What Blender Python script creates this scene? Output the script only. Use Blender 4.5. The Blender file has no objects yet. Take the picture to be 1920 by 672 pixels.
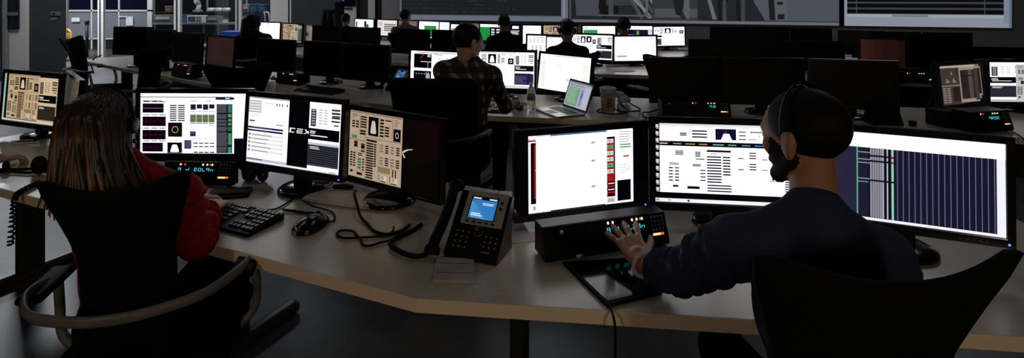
import bpy, bmesh, math, random
import numpy as np
from mathutils import Vector, Matrix

# ------------------------------------------------------------------ camera, light, exposure
SC = bpy.context.scene
COL = SC.collection
F, H, YH = 1000.0, 1.60, -10.0            # focal length in px of a 1920 px frame, eye height, horizon row
cam = bpy.data.cameras.new('camera')
cam.sensor_fit = 'HORIZONTAL'; cam.sensor_width = 36.0; cam.lens = 36.0 * F / 1920.0
cam.shift_y = -(336.0 - YH) / 1920.0
cam.clip_start = 0.05; cam.clip_end = 100
camo = bpy.data.objects.new('camera', cam); COL.objects.link(camo)
camo.location = (0, 0, H); camo.rotation_euler = (math.pi / 2, 0, 0)
SC.camera = camo
SC.view_settings.view_transform = 'Standard'; SC.view_settings.look = 'None'
SC.view_settings.gamma = 1.0; SC.view_settings.use_curve_mapping = False
SC.view_settings.exposure = 0.0
SC.cycles.use_denoising = True
SC.cycles.max_bounces = 6; SC.cycles.sample_clamp_indirect = 2.0
W = bpy.data.worlds.new('world'); SC.world = W; W.use_nodes = True
W.node_tree.nodes['Background'].inputs[0].default_value = (0.5, 0.55, 0.65, 1)
W.node_tree.nodes['Background'].inputs[1].default_value = 0.002
ROOM_WARM = (1.0, 0.83, 0.63); ROOM_COOL = (0.86, 0.91, 1.0)
# (x, y, z, size, watts, colour): the ceiling panels of the room and of the lab behind the glass
CEILING_LAMPS = [(-2.6, 3.2, 4.15, 1.2, 4, ROOM_COOL), (0.9, 3.1, 4.15, 1.2, 4, ROOM_COOL), (4.6, 6.2, 4.15, 1.2, 28, ROOM_COOL),
                 (-7.2, 8.4, 4.15, 1.2, 110, ROOM_COOL), (0.2, 9.0, 4.15, 1.2, 20, ROOM_COOL), (-4.6, 11.2, 4.15, 1.2, 22, ROOM_COOL)]
FILL_GLOBES = [(-1.9, -2.2, 2.2, 50.0), (1.5, -2.2, 2.2, 50.0)]        # added warm globes behind the camera, to light desk edges: x, y, z, radiance
LAB_LAMPS = [(-11.5, 12.4, 4.1, 1.4, 600, ROOM_COOL), (-7.0, 15.2, 4.1, 1.4, 130, ROOM_COOL), (-12.5, 15.2, 4.1, 1.4, 60, ROOM_COOL)]

random.seed(7)
R = math.radians
DZ = 0.74                                  # desk height

def P(px, py, z=DZ):
    s = (py - YH) / (H - z)
    return Vector(((px - 960) / s, F / s, z))

def Q(px, py, Y):
    return Vector(((px - 960) * Y / F, Y, H - (py - YH) * Y / F))

# ------------------------------------------------------------------ materials (all node based)
MATS = {}
def srgb(r, g, b):
    return tuple(((c / 255) / 12.92 if c / 255 <= 0.04045 else ((c / 255 + 0.055) / 1.055) ** 2.4) for c in (r, g, b))

def mat(name, col, rough=0.5, spec=0.3, metal=0.0, var=0.12, scale=30.0, bump=0.0, emit=None, strength=1.0, coat=0.0, alpha=None, trans=0.0):
    if name in MATS: return MATS[name]
    m = bpy.data.materials.new(name); m.use_nodes = True
    nt = m.node_tree; b = nt.nodes['Principled BSDF']
    b.inputs['Roughness'].default_value = rough
    b.inputs['Specular IOR Level'].default_value = spec
    b.inputs['Metallic'].default_value = metal
    b.inputs['Coat Weight'].default_value = coat
    b.inputs['Coat Roughness'].default_value = 0.08
    b.inputs['Transmission Weight'].default_value = trans
    tc = nt.nodes.new('ShaderNodeTexCoord'); nz = nt.nodes.new('ShaderNodeTexNoise')
    nz.inputs['Scale'].default_value = scale; nz.inputs['Detail'].default_value = 4
    nt.links.new(tc.outputs['Object'], nz.inputs['Vector'])
    rp = nt.nodes.new('ShaderNodeValToRGB')
    rp.color_ramp.elements[0].position = 0.3; rp.color_ramp.elements[1].position = 0.7
    rp.color_ramp.elements[0].color = (*[c * (1 - var) for c in col], 1)
    rp.color_ramp.elements[1].color = (*[c * (1 + var) for c in col], 1)
    nt.links.new(nz.outputs['Fac'], rp.inputs['Fac']); nt.links.new(rp.outputs['Color'], b.inputs['Base Color'])
    if bump:
        bp = nt.nodes.new('ShaderNodeBump'); bp.inputs['Strength'].default_value = bump; bp.inputs['Distance'].default_value = 0.004
        nt.links.new(nz.outputs['Fac'], bp.inputs['Height']); nt.links.new(bp.outputs['Normal'], b.inputs['Normal'])
    if emit:
        b.inputs['Emission Color'].default_value = (*emit, 1); b.inputs['Emission Strength'].default_value = strength
    if alpha is not None: b.inputs['Alpha'].default_value = alpha
    MATS[name] = m
    return m

def node_mat(name, fn):
    if name in MATS: return MATS[name]
    m = bpy.data.materials.new(name); m.use_nodes = True
    fn(m.node_tree, m.node_tree.nodes['Principled BSDF']); MATS[name] = m
    return m

def _screen(nt, b):
    a = nt.nodes.new('ShaderNodeAttribute'); a.attribute_name = 'Col'
    b.inputs['Base Color'].default_value = (0.004, 0.004, 0.005, 1); b.inputs['Roughness'].default_value = 0.3
    b.inputs['Specular IOR Level'].default_value = 0.25
    nt.links.new(a.outputs['Color'], b.inputs['Emission Color']); b.inputs['Emission Strength'].default_value = 1.0
SCREEN = node_mat('screen_light', _screen)

def _laminate(nt, b):
    tc = nt.nodes.new('ShaderNodeTexCoord'); n1 = nt.nodes.new('ShaderNodeTexNoise'); n1.inputs['Scale'].default_value = 3.0; n1.inputs['Detail'].default_value = 6
    n2 = nt.nodes.new('ShaderNodeTexNoise'); n2.inputs['Scale'].default_value = 220.0
    nt.links.new(tc.outputs['Object'], n1.inputs['Vector']); nt.links.new(tc.outputs['Object'], n2.inputs['Vector'])
    mx = nt.nodes.new('ShaderNodeMix'); mx.data_type = 'RGBA'
    mx.inputs['A'].default_value = (0.36, 0.31, 0.245, 1); mx.inputs['B'].default_value = (0.42, 0.37, 0.295, 1)
    nt.links.new(n1.outputs['Fac'], mx.inputs['Factor']); nt.links.new(mx.outputs['Result'], b.inputs['Base Color'])
    rg = nt.nodes.new('ShaderNodeMapRange'); rg.inputs['To Min'].default_value = 0.25; rg.inputs['To Max'].default_value = 0.31
    nt.links.new(n1.outputs['Fac'], rg.inputs['Value']); nt.links.new(rg.outputs['Result'], b.inputs['Roughness'])
    bp = nt.nodes.new('ShaderNodeBump'); bp.inputs['Strength'].default_value = 0.04; nt.links.new(n2.outputs['Fac'], bp.inputs['Height']); nt.links.new(bp.outputs['Normal'], b.inputs['Normal'])
    b.inputs['Specular IOR Level'].default_value = 0.5
LAMINATE = node_mat('desk_laminate', _laminate)

def _wood(nt, b):
    tc = nt.nodes.new('ShaderNodeTexCoord'); mp = nt.nodes.new('ShaderNodeMapping'); mp.inputs['Scale'].default_value = (3, 3, 60)
    n1 = nt.nodes.new('ShaderNodeTexNoise'); n1.inputs['Scale'].default_value = 6.0; n1.inputs['Detail'].default_value = 5
    nt.links.new(tc.outputs['Object'], mp.inputs['Vector']); nt.links.new(mp.outputs['Vector'], n1.inputs['Vector'])
    mx = nt.nodes.new('ShaderNodeMix'); mx.data_type = 'RGBA'
    mx.inputs['A'].default_value = (0.62, 0.49, 0.345, 1); mx.inputs['B'].default_value = (0.74, 0.60, 0.44, 1)
    nt.links.new(n1.outputs['Fac'], mx.inputs['Factor']); nt.links.new(mx.outputs['Result'], b.inputs['Base Color']); b.inputs['Roughness'].default_value = 0.5
WOOD = node_mat('maple_edge', _wood)

def _concrete(nt, b):
    tc = nt.nodes.new('ShaderNodeTexCoord'); n1 = nt.nodes.new('ShaderNodeTexNoise'); n1.inputs['Scale'].default_value = 1.6; n1.inputs['Detail'].default_value = 8; n1.inputs['Roughness'].default_value = 0.65
    nt.links.new(tc.outputs['Object'], n1.inputs['Vector'])
    rp = nt.nodes.new('ShaderNodeValToRGB'); rp.color_ramp.elements[0].position = 0.35; rp.color_ramp.elements[1].position = 0.7
    rp.color_ramp.elements[0].color = (0.022, 0.022, 0.023, 1); rp.color_ramp.elements[1].color = (0.095, 0.094, 0.093, 1)
    nt.links.new(n1.outputs['Fac'], rp.inputs['Fac']); nt.links.new(rp.outputs['Color'], b.inputs['Base Color'])
    rg = nt.nodes.new('ShaderNodeMapRange'); rg.inputs['To Min'].default_value = 0.32; rg.inputs['To Max'].default_value = 0.42
    nt.links.new(n1.outputs['Fac'], rg.inputs['Value']); nt.links.new(rg.outputs['Result'], b.inputs['Roughness'])
CONCRETE = node_mat('polished_concrete', _concrete)

def _plaid(nt, b):
    tc = nt.nodes.new('ShaderNodeTexCoord'); sp = nt.nodes.new('ShaderNodeSeparateXYZ'); nt.links.new(tc.outputs['Object'], sp.inputs['Vector'])
    def stripe(sock, period, duty, off):
        m1 = nt.nodes.new('ShaderNodeMath'); m1.operation = 'MULTIPLY_ADD'; m1.inputs[1].default_value = 1 / period; m1.inputs[2].default_value = off + 50
        m2 = nt.nodes.new('ShaderNodeMath'); m2.operation = 'FRACT'; m3 = nt.nodes.new('ShaderNodeMath'); m3.operation = 'LESS_THAN'; m3.inputs[1].default_value = duty
        nt.links.new(sock, m1.inputs[0]); nt.links.new(m1.outputs[0], m2.inputs[0]); nt.links.new(m2.outputs[0], m3.inputs[0]); return m3.outputs[0]
    ad = nt.nodes.new('ShaderNodeMath'); ad.operation = 'ADD'; nt.links.new(sp.outputs['X'], ad.inputs[0]); nt.links.new(sp.outputs['Y'], ad.inputs[1])
    s1 = stripe(ad.outputs[0], 0.075, 0.3, 0.1); s2 = stripe(sp.outputs['Z'], 0.075, 0.35, 0.0)
    mu = nt.nodes.new('ShaderNodeMath'); mu.operation = 'ADD'; nt.links.new(s1, mu.inputs[0]); nt.links.new(s2, mu.inputs[1])
    rp = nt.nodes.new('ShaderNodeValToRGB'); rp.color_ramp.interpolation = 'CONSTANT'
    e = rp.color_ramp.elements; e[0].color = (0.006, 0.006, 0.007, 1); e[1].position = 0.4; e[1].color = (0.03, 0.024, 0.02, 1)
    e.new(0.8).color = (0.22, 0.165, 0.12, 1)
    hf = nt.nodes.new('ShaderNodeMath'); hf.operation = 'MULTIPLY'; hf.inputs[1].default_value = 0.5
    nt.links.new(mu.outputs[0], hf.inputs[0]); nt.links.new(hf.outputs[0], rp.inputs['Fac']); nt.links.new(rp.outputs['Color'], b.inputs['Base Color']); b.inputs['Roughness'].default_value = 0.85
PLAID = node_mat('plaid_cotton', _plaid)

BLACK = mat('black_plastic', (0.0035, 0.0035, 0.004), 0.42, 0.13)
GLOSS = mat('gloss_black_plastic', (0.006, 0.006, 0.007), 0.16, 0.35)
OFFGLASS = mat('dark_lcd', (0.003, 0.003, 0.004), 0.35, 0.10)
RUBBER = mat('black_rubber', (0.0035, 0.0035, 0.0035), 0.6, 0.09)
MESHB = mat('black_chair_mesh', (0.004, 0.004, 0.0045), 0.9, 0.05, bump=0.2, scale=300)
FABRIC = mat('black_fabric', (0.0045, 0.0045, 0.006), 0.95, 0.04)
ALU = mat('brushed_aluminium', (0.42, 0.42, 0.43), 0.35, 0.5, 0.9)
RAIL = mat('grey_arm_rail', (0.11, 0.105, 0.095), 0.45, 0.3)
GREYP = mat('grey_plastic', (0.16, 0.155, 0.15), 0.45, 0.4)
SILVER = mat('silver_faceplate', (0.23, 0.215, 0.195), 0.4, 0.4)
PAPER = mat('white_paper', (0.55, 0.52, 0.49), 0.85, 0.1)
NOTE = mat('note_paper', (0.33, 0.30, 0.285), 0.85, 0.1)
WHITEP = mat('white_plastic', (0.6, 0.6, 0.58), 0.4, 0.4)
LEGM = mat('dark_steel_leg', (0.012, 0.012, 0.013), 0.5, 0.25)
KEYC = mat('key_cap', (0.014, 0.014, 0.016), 0.22, 0.5)
KEYLEG = mat('key_legend', (0.35, 0.35, 0.36), 0.5, 0.3)

# ------------------------------------------------------------------ mesh helpers
class MB:
    def __init__(s): s.v = []; s.f = []; s.m = []
    def add(s, v, f, mi=0, M=None):
        n = len(s.v)
        s.v += [tuple(M @ Vector(p)) if M is not None else tuple(p) for p in v]
        s.f += [tuple(i + n for i in q) for q in f]; s.m += [mi] * len(f)
        return s
    def box(s, c, d, M=None, mi=0):
        x, y, z = c; a, b, e = d[0] / 2, d[1] / 2, d[2] / 2
        v = [(x + i * a, y + j * b, z + k * e) for k in (-1, 1) for j in (-1, 1) for i in (-1, 1)]
        return s.add(v, [(0, 2, 3, 1), (4, 5, 7, 6), (0, 1, 5, 4), (2, 6, 7, 3), (0, 4, 6, 2), (1, 3, 7, 5)], mi, M)
    def rbox(s, c, d, r=0.006, seg=2, M=None, mi=0):
        bm = bmesh.new(); bmesh.ops.create_cube(bm, size=1)
        for v in bm.verts: v.co = Vector((v.co.x * d[0] + c[0], v.co.y * d[1] + c[1], v.co.z * d[2] + c[2]))
        bmesh.ops.bevel(bm, geom=bm.edges[:], offset=min(r, min(d) * 0.45), segments=seg, affect='EDGES', profile=0.5)
        bm.verts.index_update()
        s.add([tuple(v.co) for v in bm.verts], [tuple(v.index for v in f.verts) for f in bm.faces], mi, M); bm.free()
        return s
    def prism(s, pts, z0, z1, M=None, mi=0, top=None):
        n = len(pts); top = top or pts
        v = [(p[0], p[1], z0) for p in pts] + [(p[0], p[1], z1) for p in top]
        f = [tuple(range(n))[::-1], tuple(range(n, 2 * n))] + [(i, (i + 1) % n, n + (i + 1) % n, n + i) for i in range(n)]
        return s.add(v, f, mi, M)
    def lathe(s, prof, n=24, M=None, mi=0):
        v = []; f = []
        for r, z in prof:
            v += [(r * math.cos(2 * math.pi * i / n), r * math.sin(2 * math.pi * i / n), z) for i in range(n)]
        for k in range(len(prof) - 1):
            f += [(k * n + i, k * n + (i + 1) % n, (k + 1) * n + (i + 1) % n, (k + 1) * n + i) for i in range(n)]
        f += [tuple(range(n))[::-1], tuple(range((len(prof) - 1) * n, len(prof) * n))]
        return s.add(v, f, mi, M)
    def tube(s, pts, r, n=8, mi=0, flat=None, M=None):
        pts = [Vector(p) for p in pts]; L = len(pts); v = []; f = []
        rs = r if isinstance(r, (list, tuple)) else [r] * L
        up = Vector((0, 0, 1)); prevx = None
        for i, p in enumerate(pts):
            t = (pts[min(i + 1, L - 1)] - pts[max(i - 1, 0)]).normalized()
            if prevx is None:
                x = t.cross(up)
                if x.length < 1e-3: x = t.cross(Vector((1, 0, 0)))
            else: x = prevx - t * prevx.dot(t)
            if x.length < 1e-6: x = t.orthogonal()
            x.normalize(); y = t.cross(x); prevx = x
            fx, fy = (1, 1) if not flat else flat
            for k in range(n):
                a = 2 * math.pi * k / n
                v.append(tuple(p + x * (math.cos(a) * rs[i] * fx) + y * (math.sin(a) * rs[i] * fy)))
        for i in range(L - 1):
            f += [(i * n + k, i * n + (k + 1) % n, (i + 1) * n + (k + 1) % n, (i + 1) * n + k) for k in range(n)]
        f += [tuple(range(n)), tuple(range((L - 1) * n, L * n))[::-1]]
        return s.add(v, f, mi, M)
    def ball(s, c, r, n=12, M=None, mi=0):
        r = r if isinstance(r, (list, tuple)) else (r, r, r)
        prof = []; v = []; f = []; k = n // 2
        for j in range(1, k):
            th = math.pi * j / k
            for i in range(n):
                ph = 2 * math.pi * i / n
                v.append((c[0] + r[0] * math.sin(th) * math.cos(ph), c[1] + r[1] * math.sin(th) * math.sin(ph), c[2] - r[2] * math.cos(th)))
        for j in range(k - 2): f += [(j * n + i, j * n + (i + 1) % n, (j + 1) * n + (i + 1) % n, (j + 1) * n + i) for i in range(n)]
        a = len(v); v += [(c[0], c[1], c[2] - r[2]), (c[0], c[1], c[2] + r[2])]
        f += [(a, (i + 1) % n, i) for i in range(n)] + [(a + 1, (k - 2) * n + i, (k - 2) * n + (i + 1) % n) for i in range(n)]
        return s.add(v, f, mi, M)
    def build(s, name, m, parent=None, smooth=False, bevel=0):
        me = bpy.data.meshes.new(name); me.from_pydata(s.v, [], s.f)
        ms = m if isinstance(m, (list, tuple)) else [m]
        for q in ms: me.materials.append(q)
        if len(ms) > 1: me.polygons.foreach_set('material_index', s.m)
        if smooth: me.polygons.foreach_set('use_smooth', [True] * len(me.polygons))
        me.update()
        o = bpy.data.objects.new(name, me); COL.objects.link(o)
        if parent: o.parent = parent
        if bevel:
            b = o.modifiers.new('bevel', 'BEVEL'); b.width = bevel; b.segments = 2; b.limit_method = 'ANGLE'
        return o

def tag(o, label, cat, group=None):
    o['label'] = label; o['category'] = cat
    if group: o['group'] = group
    return o
def struct(o): o['kind'] = 'structure'; return o
def thing(name, label, cat, loc, rz=0, group=None):
    o = bpy.data.objects.new(name, None); COL.objects.link(o); o.location = loc; o.rotation_euler = (0, 0, rz)
    o.empty_display_size = 0.1
    return tag(o, label, cat, group)
def rebase(o, loc):
    """put a one-mesh thing's origin at its base without moving it"""
    loc = Vector(loc); o.data.transform(Matrix.Translation(-loc)); o.location = loc; return o
def smooth_path(pts, k=6, closed=False):
    pts = [Vector(p) for p in pts]; out = []; n = len(pts)
    for i in range(n - 1):
        p0, p1, p2, p3 = pts[max(i - 1, 0)], pts[i], pts[i + 1], pts[min(i + 2, n - 1)]
        for j in range(k):
            t = j / k
            out.append(0.5 * ((2 * p1) + (p2 - p0) * t + (2 * p0 - 5 * p1 + 4 * p2 - p3) * t * t + (3 * p1 - p0 - 3 * p2 + p3) * t ** 3))
    return out + [pts[-1]]
def cable(pts, r, name, label, m=None, cat='cable', group=None):
    o = MB().tube(smooth_path(pts), r, 8).build(name, m or RUBBER, None, True)
    return rebase(tag(o, label, cat, group), pts[0])

# ------------------------------------------------------------------ screen pictures: flat coloured shapes that give off light
class Scr:
    def __init__(s, w, h): s.w, s.h, s.items = w, h, []; s.win(0, 0, 1, 1); s.k = 1.0; s.seed = random.Random(3)
    def win(s, x0, y0, x1, y1): s.W = (x0, y0, x1, y1); return s
    def poly(s, pts, c):
        X0, Y0, X1, Y1 = s.W
        q = [(X0 + p[0] * (X1 - X0), Y0 + p[1] * (Y1 - Y0)) for p in pts]
        bb = (min(p[0] for p in q), min(p[1] for p in q), max(p[0] for p in q), max(p[1] for p in q))
        lay = 0
        for it in s.items:
            b = it[1]
            if b[0] < bb[2] and bb[0] < b[2] and b[1] < bb[3] and bb[1] < b[3] and it[3] >= lay: lay = it[3] + 1
        s.items.append((q, bb, c, lay))
    def r(s, x0, y0, x1, y1, c): s.poly([(x0, y0), (x1, y0), (x1, y1), (x0, y1)], c)
    def bars(s, x0, y0, x1, y1, n, c, fill=0.5, jit=0.0):
        d = (y1 - y0) / n; fill = min(.8, fill * 1.2)
        for i in range(n):
            e = x1 - s.seed.random() * jit * (x1 - x0)
            s.r(x0, y0 + i * d, e, y0 + (i + fill) * d, c)
    def grid(s, x0, y0, x1, y1, nx, ny, c, fx=0.7, fy=0.5):
        for i in range(nx):
            a = x0 + (x1 - x0) * i / nx; b = a + (x1 - x0) / nx * fx
            s.bars(a, y0, b, y1, ny, c, fy)
    def ring(s, cx, cy, rx, ry, w, c, n=20):
        for i in range(n):
            a, b = 2 * math.pi * i / n, 2 * math.pi * (i + 1) / n
            X0, Y0, X1, Y1 = s.W
            s.poly([(cx + rx * math.cos(a), cy + ry * math.sin(a)), (cx + rx * math.cos(b), cy + ry * math.sin(b)),
                    (cx + rx * (1 - w) * math.cos(b), cy + ry * (1 - w) * math.sin(b)), (cx + rx * (1 - w) * math.cos(a), cy + ry * (1 - w) * math.sin(a))], c)
    def build(s, parent, M, name='display', gain=1.0):
        v = []; f = []; cols = []
        for q, bb, c, lay in s.items:
            n = len(v); d = -0.0002 - 0.00012 * lay
            pts = [((p[0] - 0.5) * s.w, d, (1 - p[1]) * s.h) for p in q]
            area = sum(pts[i][0] * pts[(i + 1) % len(pts)][2] - pts[(i + 1) % len(pts)][0] * pts[i][2] for i in range(len(pts)))
            if area < 0: pts = pts[::-1]
            v += [tuple(M @ Vector(p)) for p in pts]; f.append(tuple(range(n, n + len(pts))))
            cols += [(c[0] * gain, c[1] * gain, c[2] * gain, 1)] * len(pts)
        me = bpy.data.meshes.new(name); me.from_pydata(v, [], f)
        a = me.color_attributes.new('Col', 'FLOAT_COLOR', 'CORNER'); a.data.foreach_set('color', [x for c in cols for x in c])
        me.materials.append(SCREEN); me.update()
        o = bpy.data.objects.new(name, me); COL.objects.link(o); o.parent = parent
        return o

WH = (1.5, 1.5, 1.58); BK = (0.0, 0.0, 0.001); DK = (0.004, 0.004, 0.012); BLU = (0.002, 0.002, 0.03)
GR = (0.02, 0.22, 0.05); RED = (0.42, 0.004, 0.01); GY = (0.35, 0.36, 0.38); DGY = (0.045, 0.045, 0.06); LG = (0.75, 0.76, 0.78)
TAN = srgb(178, 156, 134); TANI = (0.006, 0.004, 0.003); TANL = srgb(206, 190, 172); TAND = srgb(128, 108, 92)

def w_capsule(s, x0, y0, x1, y1, bg, light):
    """a black panel with a bell-shaped capsule"""
    s.r(x0, y0, x1, y1, BK); w, h = x1 - x0, y1 - y0
    s.poly([(x0 + w * a, y0 + h * b) for a, b in ((.38, .2), (.62, .2), (.68, .3), (.8, .82), (.7, .88), (.3, .88), (.2, .82), (.32, .3))], light)

def w_console(s, W, bg=WH, ink=DK, light=WH, mid=GY, full=True):
    s.win(*W); s.r(0, 0, 1, 1, bg)
    s.r(0.01, 0.012, 0.99, 0.03, mid); s.r(.0, .43, .32, .445, mid); s.r(.32, .37, .99, .38, mid); s.r(.325, .38, .335, .99, mid)
    s.bars(.04, .05, .16, .1, 2, mid, .5); s.grid(.05, .15, .2, .27, 2, 3, ink, .7, .55); s.bars(.21, .07, .33, .26, 5, ink, .5); s.bars(.21, .28, .32, .36, 2, ink, .6)
    w_capsule(s, .37, .06, .56, .34, bg, light)
    s.bars(.59, .07, .66, .35, 6, ink, .5); s.bars(.68, .07, .8, .1, 1, ink, .5); s.bars(.68, .17, .76, .33, 4, ink, .5); s.bars(.85, .05, .96, .16, 4, mid, .4, .5)
    s.r(.84, .18, .97, .36, BK); s.ring(.905, .27, .03, .045, .3, light, 12)
    s.r(.05, .37, .15, .42, (0.08, .2, .08) if bg[0] < 1 else (.5, .8, .5)); s.r(.1, .46, .17, .55, ink); s.r(.24, .48, .31, .56, ink); s.r(.24, .58, .31, .61, ink)
    s.r(.345, .4, .54, .43, ink); s.bars(.345, .45, .48, .99, 15, ink, .52); s.bars(.49, .45, .535, .8, 10, ink, .52)
    for yy in (.44, .62):
        s.bars(.6, yy, .66, yy + .13, 3, mid, .5); s.bars(.7, yy, .76, yy + .13, 4, ink, .5); s.bars(.8, yy, .86, yy + .13, 3, mid, .5); s.bars(.9, yy, .96, yy + .13, 4, ink, .5)
    s.grid(.03, .63, .15, .86, 2, 6, ink, .75, .5); s.bars(.18, .63, .27, .68, 2, ink, .5); s.bars(.18, .71, .25, .88, 4, (0.03, .16, .12) if bg[0] < 1 else (.3, .6, .5), .6)
    s.bars(.27, .71, .31, .9, 5, ink, .45); s.r(.04, .9, .09, .94, ink); s.r(.17, .92, .28, .96, ink)
    s.r(.58, .77, .8, .85, mid); s.bars(.6, .79, .78, .85, 2, (.2, .2, .05), .6)
    for a in (.84, .89): s.r(a, .77, a + .02, .88, ink)
    s.r(.82, .89, .93, .9, ink)
    for yy in (.125, .135 + .25, .5, .6, .7, .8, .9): s.r(.02, yy, .31, yy + .004, mid)
    for xx in (.19, .33): s.r(xx, .04, xx + .006, .36, mid)
    s.bars(.05, .05, .15, .12, 3, mid, .4, .4); s.bars(.81, .05, .83, .34, 9, mid, .5); s.r(.575, .04, .58, .98, mid); s.r(.58, .76, .98, .765, mid)
    for a in (.6, .8):
        s.r(a, .89, a + .14, .98, light); s.r(a, .88, a + .012, .97, ink); s.r(a + .02, .965, a + .13, .98, ink); s.bars(a + .03, .9, a + .12, .955, 3, mid, .5, .6)

def w_side(s, W, bg=WH, ink=DK, mid=GY, table=DGY):
    s.win(*W); s.r(0, 0, 1, 1, bg)
    s.r(.05, .1, .22, .36, ink); s.bars(.08, .11, .19, .35, 6, mid, .5); s.grid(.3, .1, .62, .34, 2, 6, mid, .7, .35)
    s.bars(.7, .08, .97, .18, 2, ink, .5); s.bars(.7, .2, .97, .3, 2, ink, .4); s.r(.78, .31, .94, .33, ink)
    s.r(.0, .39, .97, .56, BK); s.bars(.04, .43, .3, .48, 2, LG, .5, .4); s.bars(.06, .49, .6, .52, 1, LG, .5)
    s.r(.0, .63, .97, .95, table); s.bars(.02, .65, .95, .93, 9, ink, .45); s.bars(.06, .66, .4, .71, 2, LG, .4, .3)

def off_axis(c, k): return tuple(x * k for x in c)

SW, SH = 0.51, 0.287
def scr_off(kind):
    s = Scr(SW, SH)
    return s

def monitor(label, x, y, zb, yaw, tilt=3.0, draw=None, off=None, led=True, group=None, gain=1.0, floor=DZ, w=SW, h=SH, detail=True, base_dy=0.0):
    """x, y: middle of the screen's lower edge; zb: its height; yaw/tilt in degrees"""
    yw = R(yaw); back = Vector((-math.sin(yw), math.cos(yw), 0))
    root = thing('computer_monitor', label, 'monitor', Vector((x, y, floor)) + back * 0.085, yw, group)
    T = Matrix.Translation((0, -0.085, zb - floor)) @ Matrix.Rotation(-R(tilt), 4, 'X')
    a, b, t, B = w / 2, h, 0.022, 0.028
    O = [(-a - t, 0, -B), (a + t, 0, -B), (a + t, 0, b + t), (-a - t, 0, b + t)]
    I = [(-a, 0, 0), (a, 0, 0), (a, 0, b), (-a, 0, b)]
    O = [(p[0], -.004, p[2]) for p in O]; Ib = [(p[0], 0.0, p[2]) for p in I]; I = [(p[0], -.004, p[2]) for p in I]
    K = [(p[0], .022, p[2]) for p in O]; K2 = [(p[0] * .8, .05, b / 2 + (p[2] - b / 2) * .72) for p in O]
    v = O + I + Ib + K + K2
    f = []
    for i in range(4):
        j = (i + 1) % 4
        f += [(i, j, 4 + j, 4 + i), (4 + i, 4 + j, 8 + j, 8 + i), (j, i, 12 + i, 12 + j), (12 + j, 12 + i, 16 + i, 16 + j)]
    f += [(8, 9, 10, 11), (19, 18, 17, 16)]
    m = MB(); m.add(v, f, 0, T); hs = m.build('housing', GLOSS if detail else BLACK, root, bevel=0.003 if detail else 0)
    if draw:
        s = Scr(w, h); draw(s); s.build(root, T, 'display', gain)
    else:
        MB().add([(-a, -.0004, 0), (a, -.0004, 0), (a, -.0004, b), (-a, -.0004, b)], [(0, 1, 2, 3)], 0, T).build('display', off or OFFGLASS, root)
    zn = zb - floor
    MB().rbox((0, -.012, (zn + .1) / 2), (.085, .03, zn + .1), .006).build('stand_neck', BLACK, root)
    MB().lathe([(.10, 0), (.112, .004), (.112, .012), (.10, .019), (.03, .022)], 32, Matrix.Translation((0, base_dy, 0))).build('stand_base', GLOSS, root, True)
    if led:
        MB().ball((a + .004, -.006, -.016), (.0035, .002, .0035), 8, T).build('power_light', mat('blue_led', (.01, .01, .2), .3, emit=(.06, .12, 1.0), strength=4), root)
    if detail:
        mb = MB()
        for i in range(5): mb.box((a - .05 - i * .016, -.0045, -.016), (.008, .002, .003), T)
        mb.build('button_row', GREYP, root)['kind'] = 'stuff'
    return root

# ------------------------------------------------------------------ the room
def slab(name, pts, z0, z1, m, parent=None):
    o = MB().prism(pts, z0, z1).build(name, m, parent); return o
WALLC = mat('grey_wall_paint', (0.20, 0.195, 0.195), 0.8, 0.15, var=.05, scale=4)
DARKW = mat('dark_grey_panel', (0.045, 0.05, 0.05), 0.35, 0.35, var=.1, scale=2)
BEIGE = mat('pale_beige_paint', (0.66, 0.62, 0.58), 0.7, 0.2, var=.05)
CEIL = mat('black_ceiling_paint', (0.02, 0.02, 0.022), 0.9, 0.1)
struct(slab('floor', [(-17, -4), (10.5, -4), (10.5, 20), (-17, 20)], -0.1, 0, CONCRETE))
struct(slab('ceiling', [(-17, -4), (10.5, -4), (10.5, 20), (-17, 20)], 4.3, 4.4, CEIL))
def wall_seg(name, p, q, z0, z1, th, m):
    p, q = Vector(p), Vector(q); d = (q - p).normalized(); n = Vector((-d.y, d.x)) * th
    return struct(slab(name, [p, q, q + n, p + n], z0, z1, m))
def wallpt(px):                                  # plan position of a photo column on the display wall
    u = (px - 960) / 1000; Y = 11.32 / (1 + .277 * u); return Vector((u * Y, Y))
wl, wr = wallpt(716), wallpt(2040)
wall_seg('wall_front', wl, wr, 0, 4.3, .2, WALLC)
wall_seg('wall_right', wr, (wr.x, -4), 0, 4.3, .2, WALLC)
wall_seg('wall_rear', (wr.x, -4), (-9.6, -4), 0, 4.3, .2, WALLC)
wall_seg('wall_left', (-9.6, -4), (-9.6, 9.7), 0, 4.3, .2, WALLC)
def lab_box(name, px0, px1, Y, z0, z1, th, m, y1=None):
    a, b = (px0 - 960) * Y / F, (px1 - 960) * Y / F
    return MB().box(((a + b) / 2, Y + th / 2, (z0 + z1) / 2), (b - a, th, z1 - z0)).build(name, m)
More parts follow.
